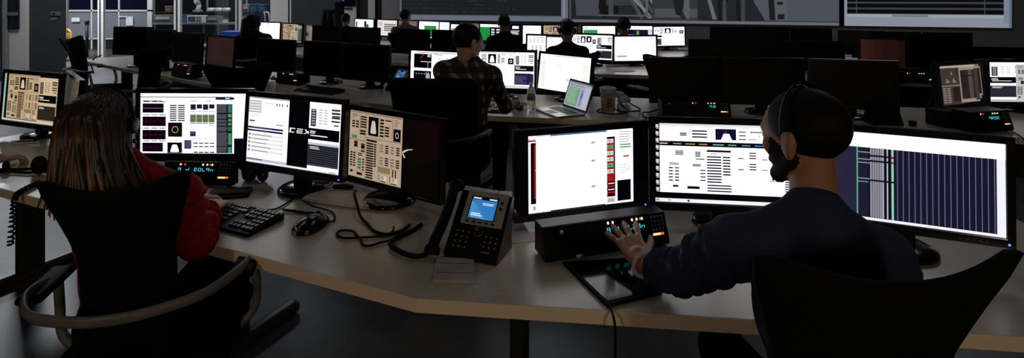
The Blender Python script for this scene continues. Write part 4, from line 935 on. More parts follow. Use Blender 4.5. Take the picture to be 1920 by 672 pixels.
def np_obj(name, V, Fq, lab, mats, loc, parent=None, jitter=None):
    me = bpy.data.meshes.new(name); Vl = V - np.array(loc)
    me.vertices.add(len(V)); me.vertices.foreach_set('co', Vl.astype(np.float32).ravel())
    me.loops.add(4 * len(Fq)); me.loops.foreach_set('vertex_index', Fq.astype(np.int32).ravel())
    me.polygons.add(len(Fq)); me.polygons.foreach_set('loop_start', np.arange(0, 4 * len(Fq), 4, dtype=np.int32)); me.polygons.foreach_set('loop_total', np.full(len(Fq), 4, np.int32))
    for m in mats: me.materials.append(m)
    fl = np.array(lab, int)[Fq]; fm = np.sort(fl, 1)[:, 1]
    me.polygons.foreach_set('material_index', fm.astype(np.int32)); me.polygons.foreach_set('use_smooth', np.ones(len(Fq), bool))
    me.update(calc_edges=True); me.validate()
    o = bpy.data.objects.new(name, me); COL.objects.link(o)
    if parent: o.parent = parent
    else: o.location = loc
    return o

def head_solid(s, c, Rm, k=1.0, skin=1, face=1, neck=None, ears=True, eyes=None):
    c = np.array(c, float); T = lambda x, y, z: c + Rm @ (np.array((x, y, z)) * k)
    E = lambda p, r, m: s.ell(T(*p), np.array(r) * k, Rm, m); C = lambda a, b, ra, rb, m: s.cone(T(*a), T(*b), ra * k, rb * k, m)
    E((0, -.015, .03), (.075, .096, .086), skin); E((0, .03, -.03), (.06, .062, .08), face if face != skin else skin)
    E((0, .045, .03), (.06, .05, .06), skin)
    for sx in (-1, 1):
        C((sx * .05, .0, -.055), (sx * .022, .062, -.1), .022, .02, face)
        E((sx * .038, .07, -.02), (.02, .016, .022), skin)
        if ears: E((sx * .077, -.012, -.008), (.009, .02, .033), skin); C((sx * .084, -.024, .016), (sx * .08, -.014, -.038), .006, .005, skin)
        if eyes is not None: E((sx * .031, .082, .006), (.012, .01, .009), eyes)
    C((-.012, .072, -.1), (.012, .072, -.1), .02, .02, face)
    C((0, .088, .012), (0, .108, -.03), .007, .012, skin); C((-.013, .095, -.036), (.013, .095, -.036), .008, .008, skin)
    C((-.034, .082, .026), (.034, .082, .026), .011, .011, skin); C((-.018, .084, -.064), (.018, .084, -.064), .008, .008, face)
    if neck is not None: s.cone(T(0, -.02, -.05), neck, .052 * k, .06 * k, skin)
    return T
def hand_solid(s, wrist, fwd, up, side, m=1, curl=(.25, .3, .25), spread=.10, k=1.0, thumb=(.55, .35), lens=(.074, .082, .076, .06), root=None):
    """side +1: the thumb lies on the local +X side"""
    Rm = quat_R(fwd, up); w = np.array(wrist, float); T = lambda x, y, z: w + Rm @ (np.array((x * side, y, z)) * k)
    for x in (-.026, -.009, .009, .026): s.cone(T(x * .7, .012, 0), T(x, .085 - abs(x) * .25, 0), .0145 * k, .0115 * k, m)
    s.cone(T(0, -.012, 0), T(0, .02, 0), .024 * k, .024 * k, m)
    s.cone(root if root is not None else T(0, -.05, 0), T(0, -.005, 0), .026 * k, .0245 * k, m)
    for i, x in enumerate((.029, .010, -.010, -.029)):
        a = (1.5 - i) * spread; b = 0; p = np.array((x, .085 - abs(x) * .25, 0)); L = lens[i]; r = (.0092, .0095, .009, .008)[i]
        for j, fr in enumerate((.46, .30, .24)):
            b += curl[j]; d = np.array((math.sin(a) * math.cos(b), math.cos(a) * math.cos(b), -math.sin(b))); q = p + d * L * fr
            s.cone(T(*p), T(*q), r * (1 - .08 * j) * k, r * (.92 - .08 * j) * k, m); p = q
    p = np.array((.022, .022, -.006)); q = np.array((.045, .055, -.016)); s.cone(T(*p), T(*q), .015 * k, .0115 * k, m)
    q2 = q + np.array((math.sin(thumb[0]), math.cos(thumb[0]), -.3)) * .03; s.cone(T(*q), T(*q2), .0105 * k, .009 * k, m)
    q3 = q2 + np.array((math.sin(thumb[1]), math.cos(thumb[1]), -.2)) * .025; s.cone(T(*q2), T(*q3), .009 * k, .0075 * k, m)

def body_solid(s, J, cloth=0, leg=2, k=1.0, folds=0, skin=1, cuff=None):
    v = {a: np.array(b, float) for a, b in J.items()}
    ax = v['neck'] - v['pelvis']; ax /= np.linalg.norm(ax); rt = v['shR'] - v['shL']; rt -= ax * (rt @ ax); rt /= np.linalg.norm(rt); fw = np.cross(ax, rt); Rm = np.array([rt, fw, ax]).T
    mid = lambda t: v['pelvis'] * (1 - t) + v['neck'] * t
    s.ell(v['pelvis'], (.175 * k, .135 * k, .13), Rm, leg); s.ell(mid(.3), (.152 * k, .112 * k, .17), Rm, cloth); s.ell(mid(.62), (.168 * k, .115 * k, .2), Rm, cloth)
    s.cone(v['shL'], v['shR'], .066 * k, .066 * k, cloth)
    for a in 'LR': s.cone(v['neck'] + ax * .02, v['sh' + a], .058 * k, .052 * k, cloth)
    s.cone(v['neck'] - ax * .03, v['neck'] + ax * .025, .068 * k, .062 * k, cloth)
    rnd = random.Random(5)
    for a in 'LR':
        s.cone(v['sh' + a], v['el' + a], .060 * k, .047 * k, cloth); s.cone(v['el' + a], v['wr' + a], .044 * k, .033 * k, cuff if cuff is not None else cloth)
        for i in range(folds):
            for p0, p1, r0, r1 in ((v['sh' + a], v['el' + a], .058, .048), (v['el' + a], v['wr' + a], .047, .036)):
                t = (i + .5) / folds; d = (p1 - p0) / np.linalg.norm(p1 - p0); o = np.cross(d, np.array((rnd.uniform(-1, 1), rnd.uniform(-1, 1), rnd.uniform(-1, 1)))); o /= max(np.linalg.norm(o), 1e-6)
                c = p0 + (p1 - p0) * t; r = r0 + (r1 - r0) * t; s.cone(c + o * r * .75 + d * .012, c - o * r * .5 - d * .012, r * .36, r * .5, cloth); s.cone(c - d * .006, c + d * .006, r * 1.10, r * 1.06, cloth)
        s.cone(v['hip' + a], v['kn' + a], .088 * k, .064 * k, leg); s.cone(v['kn' + a], v['an' + a], .06 * k, .045 * k, leg); s.cone(v['an' + a] + np.array((0, 0, -.02)), v['to' + a], .042, .032, leg)

def seated(x, y, yaw, lift=0.0, lean=.0, base=.52):
    c, sn = math.cos(R(yaw)), math.sin(R(yaw)); g = lambda lx, ly, z: (x + lx * c - ly * sn, y + lx * sn + ly * c, z)
    J = {'pelvis': g(0, -.02, base + .06), 'neck': g(0, .02 + lean, base + .56 + lift)}
    for a, sx in (('L', -1), ('R', 1)):
        J['sh' + a] = g(sx * .175, .015 + lean * .9, base + .505 + lift); J['el' + a] = g(sx * .235, .17 + lean, .80); J['wr' + a] = g(sx * .13, .40 + lean, .80)
        J['hip' + a] = g(sx * .09, .02, base + .03); J['kn' + a] = g(sx * .12, .44, .54); J['an' + a] = g(sx * .12, .40, .1); J['to' + a] = g(sx * .12, .53, .035)
    return J, g

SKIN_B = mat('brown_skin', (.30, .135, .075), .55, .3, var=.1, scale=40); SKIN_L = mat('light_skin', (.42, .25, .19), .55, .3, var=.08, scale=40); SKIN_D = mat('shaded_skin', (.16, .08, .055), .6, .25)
HAIRB = mat('black_hair', (.0035, .003, .003), .6, .1, bump=.4, scale=120); BEARD = mat('dark_beard', (.012, .008, .007), .8, .1, bump=.5, scale=300)
RED_C = mat('red_fleece', (.22, .006, .009), .85, .15, bump=.3, scale=150); NAVY = mat('navy_knit', (.023, .027, .055), .85, .12, bump=.3, scale=250)
TROUSER = mat('dark_trousers', (.006, .006, .008), .9, .05); EYE = mat('dark_eye', (.02, .015, .012), .1, .5)
DKSHIRT = mat('black_shirt', (.006, .006, .008), .9, .05); GREYSH = mat('grey_shirt', (.07, .065, .062), .9, .1); BLUESH = mat('deep_blue_shirt', (.008, .009, .05), .9, .1)

def hair_cap(c, Rm, parent, loc, k=1.0, front=.045, m=HAIRB, h=.006, r=(.082, .104, .092), slope=.68):
    s = Solid(); c = np.array(c, float); s.ell(c + Rm @ (np.array((0, -.02, .036)) * k), np.array(r) * k, Rm, 0)
    def cut(X):
        q = (X - c) @ Rm / k; return (np.where(q[..., 1] > 0, slope, 1.15) * q[..., 1] - .012 - q[..., 2] + (front - .045)) / 1.3 * k
    V, Fq, L = s.mesh(h, .01, cut)
    return np_obj('hair', V, Fq, L, [m], loc, parent)
def headset(c, Rm, parent, loc, side=-1, k=1.0, mic=True, band=BLACK, cups=(-1, 1)):
    c = np.array(c, float); T = lambda x, y, z: Vector(c + Rm @ (np.array((x, y, z)) * k) - np.array(loc))
    pts = [T(.098 * math.cos(a) * -1, -.01, .02 + .118 * math.sin(a)) for a in np.linspace(0, math.pi, 17)]
    hb = MB().tube(pts, .005, 8, flat=(.5, 1.5)).build('headband', band, parent, True)
    for sx in cups:
        q = Matrix(((Rm[0][0], Rm[0][1], Rm[0][2], 0), (Rm[1][0], Rm[1][1], Rm[1][2], 0), (Rm[2][0], Rm[2][1], Rm[2][2], 0), (0, 0, 0, 1)))
        MB().lathe([(.02, -.012), (.03, -.01), (.032, 0), (.028, .01), (.015, .014)], 18, Matrix.Translation(T(sx * .09, -.008, .002)) @ q @ Matrix.Rotation(R(90 * sx), 4, 'Y')).build('ear_cup', BLACK, hb, True)
    if mic:
        mp = smooth_path([T(side * .095, .0, -.01), T(side * .09, .04, -.05), T(side * .06, .09, -.08), T(side * .035, .11, -.075)], 4)
        MB().tube(mp, .003, 6).ball(tuple(mp[-1]), .008, 10).build('boom_mic', BLACK, hb, True)

def person(label, J, head, face_dir, shirt, skin=SKIN_L, leg=TROUSER, up=(0, 0, 1), res=.012, hres=.006, hands=None, k=1.0, kh=1.0, folds=0, beard=None, cap=True, hair=HAIRB, cuff=None, simple=True):
    loc = np.array((J['pelvis'][0], J['pelvis'][1], 0.0)); Rm = quat_R(face_dir, up)
    mats = [shirt, skin, leg, beard or skin, EYE]
    b = Solid(); body_solid(b, J, 0, 2, k, folds, 1, cuff)
    parts = [b.mesh(res, .03 if not folds else .02)]
    if folds:
        V, Fq, L = parts[0]; parts[0] = (wrinkle(V, L, [(J['sh' + a], J['el' + a], .06, 4) for a in 'LR'] + [(J['el' + a], J['wr' + a], .05, 5) for a in 'LR'], .0075), Fq, L)
    hs = Solid(); head_solid(hs, head, Rm, kh, 1, 3 if beard else 1, np.array(J['neck']) - np.array((0, 0, .02)), True, 4)
    parts.append(hs.mesh(hres, .012))
    if hands:
        for hd in hands: q = Solid(); hand_solid(q, **hd); parts.append(q.mesh(.0032 if not simple else .006, .006))
    V, Fq, L = join(parts)
    o = np_obj('person', V, Fq, L, mats, loc); tag(o, label, 'person')
    if cap: hair_cap(head, Rm, o, loc, kh, m=hair)
    return o, loc, Rm

# the bearded man at the right front
Jm = {'pelvis': (.74, 1.16, .60), 'neck': (.70, 1.225, 1.075), 'shL': (.535, 1.26, 1.01), 'shR': (.845, 1.22, 1.0), 'elL': (.462, 1.42, .862), 'wrL': (.418, 1.555, .80), 'elR': (.905, 1.32, .80), 'wrR': (.82, 1.50, .79),
      'hipL': (.66, 1.18, .56), 'hipR': (.82, 1.16, .56), 'knL': (.62, 1.58, .56), 'knR': (.88, 1.56, .56), 'anL': (.62, 1.56, .1), 'anR': (.88, 1.54, .1), 'toL': (.61, 1.70, .035), 'toR': (.88, 1.68, .035)}
hm = (.708, 1.30, 1.252); fm_ = (-math.sin(R(28)), math.cos(R(28)), -.12)
mh = [dict(wrist=(.392, 1.615, .792), fwd=(-.21, .94, .26), up=(-.1, -.27, .96), side=1, curl=(.05, .12, .12), spread=.2, k=1.14, thumb=(.7, .4), root=(.425, 1.52, .812)),
      dict(wrist=(.815, 1.52, .785), fwd=(-.1, 1, 0), up=(0, 0, 1), side=-1, k=1.0)]
man, loc, Rm = person('bearded man in a navy sweater and headset, reaching to the intercom', Jm, hm, fm_, NAVY, SKIN_B, hands=mh, res=.0085, hres=.0042, k=.98, folds=5, beard=BEARD, simple=False, kh=.94)
headset(hm, Rm, man, loc, 1, .95, mic=True, cups=(1,))
MB().tube([Vector((.398, 1.598, .79)) - Vector(loc) + Vector((.036 * math.cos(a), .008 * math.cos(a) - .004, .034 * math.sin(a))) for a in np.linspace(0, 2 * math.pi, 25)], .005, 8, flat=(.5, 1.3)).build('wristband', WHITEP, man, True)

# the person in red with long hair
Jw = {'pelvis': (-1.20, 1.68, .58), 'neck': (-1.275, 1.745, 1.02), 'shL': (-1.395, 1.73, .945), 'shR': (-1.10, 1.775, .945), 'elL': (-1.49, 1.88, .80), 'wrL': (-1.245, 2.02, .80), 'elR': (-1.045, 1.765, .768), 'wrR': (-1.118, 1.965, .80),
      'hipL': (-1.28, 1.70, .54), 'hipR': (-1.12, 1.74, .54), 'knL': (-1.42, 2.08, .55), 'knR': (-1.20, 2.14, .55), 'anL': (-1.42, 2.06, .1), 'anR': (-1.20, 2.12, .1), 'toL': (-1.46, 2.18, .035), 'toR': (-1.24, 2.25, .035)}
hw = (-1.352, 1.775, 1.163); fw_ = (math.sin(R(-6)), math.cos(R(-6)), -.08)
wh_ = [dict(wrist=(-1.24, 2.035, .805), fwd=(.35, .9, -.05), up=(-.2, 0, 1), side=1, curl=(.35, .45, .35), k=.92), dict(wrist=(-1.12, 1.985, .805), fwd=(-.2, .96, -.08), up=(.15, 0, 1), side=-1, curl=(.35, .45, .35), k=.92)]
wom, loc, Rw = person('person with long light brown hair in a red sweater, typing', Jw, hw, fw_, RED_C, SKIN_L, hands=wh_, res=.0085, hres=.0042, k=.88, folds=4, cap=False, simple=False, kh=.94)
def _hair(nt, b):
    tc = nt.nodes.new('ShaderNodeAttribute'); tc.attribute_name = 'Col'; nt.links.new(tc.outputs['Color'], b.inputs['Base Color']); b.inputs['Roughness'].default_value = .42; b.inputs['Specular IOR Level'].default_value = .35
LONGHAIR = node_mat('light_brown_hair', _hair)
def long_hair():
    rnd = random.Random(21); c = np.array(hw); T = lambda x, y, z: c + Rw @ np.array((x, y, z)); mb = MB(); cols = []
    base = (.022, .012, .007)
    for i in range(430):
        # roots over the crown and sides, swept back from the face
        ph = rnd.uniform(-math.pi, math.pi); th = rnd.uniform(.05, 1.45)
        x, y, z = .076 * math.sin(th) * math.sin(ph), -.018 + .1 * math.sin(th) * math.cos(ph), .036 + .09 * math.cos(th)
        if y > .055 + .03 * rnd.random() or (y > .0 and z < .02): continue
        fx = x + .012 * rnd.uniform(-1, 1); side = 1 if x > 0 else -1
        # fall: outward over the skull, then down the back and the shoulders
        tipz = -.215 - .04 * rnd.random() + .05 * (abs(fx) / .09) ** 2 * rnd.random()
        tx = .05 + fx * 1.65 + .03 * rnd.uniform(-1, 1) ; ty = -.155 - .03 * rnd.random() + .06 * (abs(fx) / .085) ** 2
        m1 = (side * (.07 + .012 * rnd.random()) * min(1, abs(fx) / .05) if abs(fx) > .02 else fx, min(y, .01) - .035 * (1 - abs(fx) / .1) - .05 * max(0, 1 - abs(fx) / .09), min(z, .0) - .02)
        m1 = (m1[0], max(min(m1[1], .0), -.135), m1[2])
        pts = [(x, y, z), ((x + m1[0]) / 2 * 1.06, (y + m1[1]) / 2 * 1.1 - .008, (z + m1[2]) / 2 + .03), m1, ((m1[0] + tx) / 2 * .98, (m1[1] + ty) / 2 - .006, (m1[2] + tipz) / 2), (tx, ty, tipz)]
        path = smooth_path([T(*p) - loc for p in pts], 4); n = len(path)
        nv = len(mb.v); wd = rnd.uniform(.0045, .0085)
        mb.tube(path, [wd * (.9 + .5 * math.sin(math.pi * min(1, k / n * 1.1))) * (1 if k < n - 3 else (n - k) / 3.2) for k in range(n)], 5, flat=(1.3, .55))
        g = rnd.random(); warm = (.32, .14, .06) if g > .8 else (.10, .042, .02) if g > .4 else base
        for k in range(n):
            t = max(0, (k / n - .25) / .75)
            cols += [tuple(base[q] * (1 - t) + warm[q] * t for q in range(3))] * 5
    o = mb.build('hair', LONGHAIR, wom, True)
    a = o.data.color_attributes.new('Col', 'FLOAT_COLOR', 'POINT'); a.data.foreach_set('color', [x for q in cols for x in (*q, 1)])
    return o
lh = long_hair()
hb = hair_cap(hw, Rw, wom, loc, .93, front=.05, m=mat('dark_brown_hair', (.03, .016, .01), .5, .25, bump=.4, scale=120)); hb.name = 'hair_underlayer'
headset(hw, Rw, wom, loc, 1, .93, mic=True, cups=(1,))

# the man in the plaid shirt
Jp, g = seated(-.31, 3.56, -14, lift=.045, lean=.03, base=.53)
Jp['elR'] = (-.045, 3.68, .83); Jp['wrR'] = (.03, 3.90, .80); Jp['shR'] = (-.135, 3.56, 1.055)
hp = (-.295, 3.60, 1.275); fp = (math.sin(R(48)), math.cos(R(48)), -.22)
plaid, loc, Rp = person('man in a dark plaid shirt with his hand on the mouse', Jp, hp, fp, PLAID, SKIN_L, hands=[dict(wrist=(.04, 3.915, .795), fwd=(.25, .95, -.05), up=(0, 0, 1), side=-1, k=1.0)], res=.011, hres=.006, k=1.0, kh=1.03)
# people further back
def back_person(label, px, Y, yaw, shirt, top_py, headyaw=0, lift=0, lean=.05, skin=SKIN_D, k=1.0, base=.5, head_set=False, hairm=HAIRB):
    x = (px - 960) * Y / F; J, g = seated(x, Y, yaw, lift, lean, base)
    top = H - (top_py - YH) * Y / F; hz = top - .128; nz = hz - .18; d = nz - J['neck'][2]
    for kx in ('neck', 'shL', 'shR'): J[kx] = (J[kx][0], J[kx][1], J[kx][2] + d)
    a = R(yaw + headyaw); hd = (J['neck'][0] - .03 * math.sin(R(yaw)), J['neck'][1] + .03, hz)
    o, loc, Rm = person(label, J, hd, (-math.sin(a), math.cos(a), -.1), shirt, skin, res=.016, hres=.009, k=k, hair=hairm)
    if head_set: headset(hd, Rm, o, loc, mic=False)
    return o
dhw = back_person('dark haired woman in a deep blue top by the lab glass', 474, 7.6, 14, BLUESH, 26, -30, lean=.04, k=1.05, hairm=mat('dark_hair', (.008, .006, .006), .6, .2))
hp2 = Q(474, 40, 7.62); s_ = Solid(); s_.ell((hp2.x, 7.6, hp2.z), (.105, .12, .12)); s_.cone((hp2.x - .02, 7.55, hp2.z), (hp2.x - .04, 7.5, hp2.z - .17), .10, .075); V, Fq, L_ = s_.mesh(.012, .04); np_obj('long_hair', V, Fq, L_, [mat('dark_hair', (0, 0, 0))], tuple(dhw.location), dhw)
back_person('man in a grey shirt looking right, back row left', 760, 9.15, 10, GREYSH, 18, -40)
back_person('broad dark figure in the middle of the back row', 947, 7.2, 6, DKSHIRT, 27, -20, k=1.08)
back_person('person with headphones in black, third row before white screens', 1066, 5.9, 4, DKSHIRT, 38, -2, head_set=True)
back_person('dark seated head at the right end of the lit back row', 1172, 7.45, 2, DKSHIRT, 34, 0, head_set=True)
back_person('dark seated person at the left end of the back row', 648, 9.95, 14, DKSHIRT, 25, -20)

# the neighbour at the left edge: a forearm and hand on the desk, the rest out of view
J, g = seated(-2.95, 2.10, 24, base=.5)
J['elR'] = (-2.72, 2.36, .80); J['wrR'] = (-2.56, 2.60, .79)
person('person mostly outside the left edge, one hand resting on the desk', J, (-2.93, 2.16, 1.22), (-.3, .9, -.1), mat('dark_red_shirt', (.05, .01, .012), .9, .1), SKIN_L,
       hands=[dict(wrist=(-2.545, 2.62, .79), fwd=(.5, .86, -.05), up=(0, 0, 1), side=-1, curl=(.5, .6, .5), k=1.0)], res=.016, hres=.009)
chair('black chair of the person outside the left edge', -2.93, 2.05, 24, detail=False)

# ------------------------------------------------------------------ things on the front desk
def keyboard(label, loc, yaw, group='desk keyboards', detail=True, w=.45, d=.165):
    root = thing('keyboard', label, 'keyboard', loc, R(yaw), group)
    v = [(-w / 2, -d / 2, 0), (w / 2, -d / 2, 0), (w / 2, d / 2, 0), (-w / 2, d / 2, 0), (-w / 2, -d / 2, .012), (w / 2, -d / 2, .012), (w / 2, d / 2, .026), (-w / 2, d / 2, .026)]
    MB().add(v, [(3, 2, 1, 0), (4, 5, 6, 7), (0, 1, 5, 4), (1, 2, 6, 5), (2, 3, 7, 6), (3, 0, 4, 7)]).build('case', BLACK, root, bevel=.003)
    ks = MB(); lg = MB(); T = Matrix.Translation((0, 0, .0195)) @ Matrix.Rotation(math.atan2(.014, d), 4, 'X')
    for r_ in range(6):
        y = d / 2 - .022 - r_ * .0232; x = -w / 2 + .012; rowx = []
        if r_ == 5: spec = [.024, .02, .02, .115, .02, .02, .024]
        else: spec = [.0185 if r_ < 2 else .026 + .003 * r_] + [.0165] * (13 if r_ < 2 else 11) + ([.03] if r_ else [.0165])
        for kw in spec:
            if x + kw > w * .2: break
            rowx.append((x, kw)); x += kw + .0022
        for bx, nn in ((w * .2 + .012, 3), (w * .2 + .075, 4)):
            for i in range(nn):
                xx = bx + i * .0186
                if xx + .0165 < w / 2 - .006 and not (nn == 3 and r_ == 3): rowx.append((xx, .0165))
        for x_, kw in rowx:
            ks.add([(x_, y - .009, 0), (x_ + kw, y - .009, 0), (x_ + kw, y + .009, 0), (x_, y + .009, 0), (x_ + .002, y - .0065, .007), (x_ + kw - .002, y - .0065, .007), (x_ + kw - .002, y + .0065, .007), (x_ + .002, y + .0065, .007)], [(4, 5, 6, 7), (0, 1, 5, 4), (1, 2, 6, 5), (2, 3, 7, 6), (3, 0, 4, 7)], 0, T)
            if detail: lg.add([(x_ + kw * .3, y - .001, .0073), (x_ + kw * .55, y - .001, .0073), (x_ + kw * .55, y + .004, .0073), (x_ + kw * .3, y + .004, .0073)], [(0, 1, 2, 3)], 0, T)
    ks.build('key_rows', KEYC, root)['kind'] = 'stuff'
    if detail: lg.build('key_legend', KEYLEG, root)['kind'] = 'stuff'
    MB().box((0, d / 2 - .008, .0275), (w * .8, .006, .002)).build('trim_strip', GREYP, root)
    return root
k0 = P(529, 411); k1 = P(466, 450); mid = (k0 + k1) / 2; dr_ = Vector((-.91, .41, 0)).normalized()
kc = mid + dr_ * .225
keyboard('black keyboard under the hands of the person in red', (kc.x, kc.y, DZ), -23.5)
p = P(598, 172); keyboard('black keyboard on the second row desk before two blank monitors', (p.x, p.y, DZ), -26, detail=False)
p = P(938, 205); keyboard('black keyboard in front of the plaid shirt', (p.x - .15, p.y - .02, DZ), -12, detail=False)

def mouse(label, loc, yaw, group='computer mice'):
    root = thing('computer_mouse', label, 'mouse', loc, R(yaw), group); v = []; f = []; n, m_ = 14, 10
    for i in range(m_ + 1):
        t = i / m_; y = -.055 + .11 * t; w_ = .031 * math.sqrt(max(0, 1 - (2 * t - 1) ** 4)) + .001; h_ = .036 * math.sin(math.pi * (.12 + .8 * (1 - t))) ** .7
        for j in range(n + 1):
            a = math.pi * j / n; v.append((w_ * math.cos(a), y, .002 + h_ * math.sin(a) ** .8))
    for i in range(m_):
        for j in range(n): f.append((i * (n + 1) + j, (i + 1) * (n + 1) + j, (i + 1) * (n + 1) + j + 1, i * (n + 1) + j + 1))
    f.append(tuple(range(n, -1, -1))); f.append(tuple(m_ * (n + 1) + j for j in range(n + 1))); f.append(tuple(x for i in range(m_ + 1) for x in [i * (n + 1)]) + tuple(i * (n + 1) + n for i in range(m_, -1, -1)))
    MB().add(v, f).build('shell', GLOSS, root, True)
    MB().lathe([(.008, -.003), (.009, 0), (.008, .003)], 14, Matrix.Translation((0, .028, .03)) @ Matrix.Rotation(R(90), 4, 'Y')).build('scroll_wheel', RUBBER, root, True)
    return root
p = P(583, 428); mouse('black corded mouse beside the keyboard on the left front desk', (p.x, p.y, DZ), -20).scale = (1.5, 1.35, 1.25)
cable([P(602, 422) + Vector((0, 0, .012)), P(626, 417) + Vector((0, 0, .005)), P(622, 400) + Vector((0, 0, .005)), P(585, 388) + Vector((0, 0, .005)), P(556, 368) + Vector((0, 0, .005)), P(548, 352) + Vector((0, 0, .006))], .0035, 'mouse_cable', 'thin black cord curling from the mouse to the round stand')
cable([P(468, 397) + Vector((0, 0, .012)), P(508, 396) + Vector((0, 0, .005)), P(530, 388) + Vector((0, 0, .005)), P(556, 370) + Vector((0, 0, .005))], .0035, 'keyboard_cable', 'thin black cord leaving the back of the typed keyboard')
a, b = P(530, 397), P(590, 404); rebase(tag(MB().tube([a + Vector((0, 0, .007)), b + Vector((0, 0, .007))], [.0055, .007], 8).build('black_pen', GLOSS, None, True), 'fat black marker lying above the mouse', 'pen'), a)
# slab beside the intercom
a = P(432, 368); t = thing('phone_case', 'flat black case lying right of the intercom readout', 'case', a, R(12)); MB().rbox((0, 0, .013), (.165, .075, .026), .01, 3).build('shell', RUBBER, t, True); MB().box((0, -.0378, .013), (.13, .001, .002)).build('seam', GREYP, t)
# crumpled pouch behind it
a = P(470, 345); s = Solid(); rn = random.Random(4)
for i in range(16): s.ell((a.x + rn.uniform(-.05, .05), a.y + .05 + rn.uniform(-.025, .03), DZ + .035 + rn.uniform(-.01, .045)), (rn.uniform(.02, .04), rn.uniform(.02, .03), rn.uniform(.018, .035)), quat_R((rn.uniform(-1, 1), 1, rn.uniform(-.5, .5))), 0)
V, Fq, L_ = s.mesh(.005, .008); V[:, 2] = np.maximum(V[:, 2], DZ + .0005)
o = np_obj('crumpled_pouch', V, Fq, L_, [mat('black_nylon', (.01, .01, .011), .4, .3)], (a.x, a.y, DZ)); tag(o, 'crumpled black pouch between two monitors on the left desk', 'pouch')
# folded papers and the small headset on them
a, b, c, d = P(567, 378), P(690, 394), P(722, 362), P(610, 350)
mb = MB(); t = thing('paper_stack', 'stack of white papers under the tan console monitor', 'papers', (a.x, a.y, DZ))
for i in range(4):
    off = Vector((.004 * math.sin(i * 2.1), .003 * math.cos(i * 1.7), 0)); pts = [q - a + off for q in (a, b, c, d)]
    MB().prism([(q.x, q.y) for q in pts], .0012 + .0035 * i, .0036 + .0035 * i).build('sheet', PAPER, t)
a = P(625, 362); t = thing('clip_microphone', 'small black microphone with a square clip on the papers', 'microphone', a + Vector((0, 0, .0145)), R(-10))
MB().tube([(.0, 0, .012), (.05, .012, .012), (.085, .012, .012)], [.009, .012, .009], 10).build('capsule', RUBBER, t, True)
MB().tube(smooth_path([(-.012, -.012, .01), (-.035, -.006, .012), (-.03, .014, .016), (-.006, .012, .012), (-.012, -.012, .01)], 4), .0035, 6).build('clip', ALU, t, True)
MB().rbox((-.06, .005, .008), (.05, .02, .016), .005).build('clamp', mat('dark_red_plastic', (.08, .01, .01), .5, .3), t, True)
MB().tube(smooth_path([(-.02, .02, .012), (-.03, .06, .03), (-.06, .1, .02)], 4), .003, 6).build('lead', RUBBER, t, True)
# tangle under the tan console monitor
Z = lambda px, py, h=.006: P(px, py) + Vector((0, 0, h))
cable([Z(667, 367, .02), Z(664, 386, .05), Z(670, 400, .03), Z(676, 412, .012), Z(690, 425), Z(702, 437), Z(725, 443), Z(752, 436), Z(768, 425)], .0055, 'headset_cable', 'black cord rising from the papers and looping below the round base')
cable([Z(768, 424), Z(755, 436), Z(720, 446), Z(680, 449), Z(645, 450), Z(631, 443), Z(640, 436), Z(662, 437), Z(668, 444), Z(676, 452), Z(680, 462), Z(692, 465), Z(712, 459), Z(738, 452), Z(770, 436)], .0042, 'audio_cable', 'thin black cord in a flat loop on the left front desk')
cable([Z(790, 428, .012), Z(772, 440, .012), Z(745, 452, .012), Z(732, 464, .012), Z(748, 478, .012), Z(775, 488, .012), Z(798, 484, .012), Z(806, 470, .02)], .0085, 'handset_cord', 'thick black handset cord bending beside the desk phone')
cable([Z(738, 428), Z(737, 436), Z(729, 442)], .003, 'thin_lead', 'short thin lead below the round base of the tan console monitor')

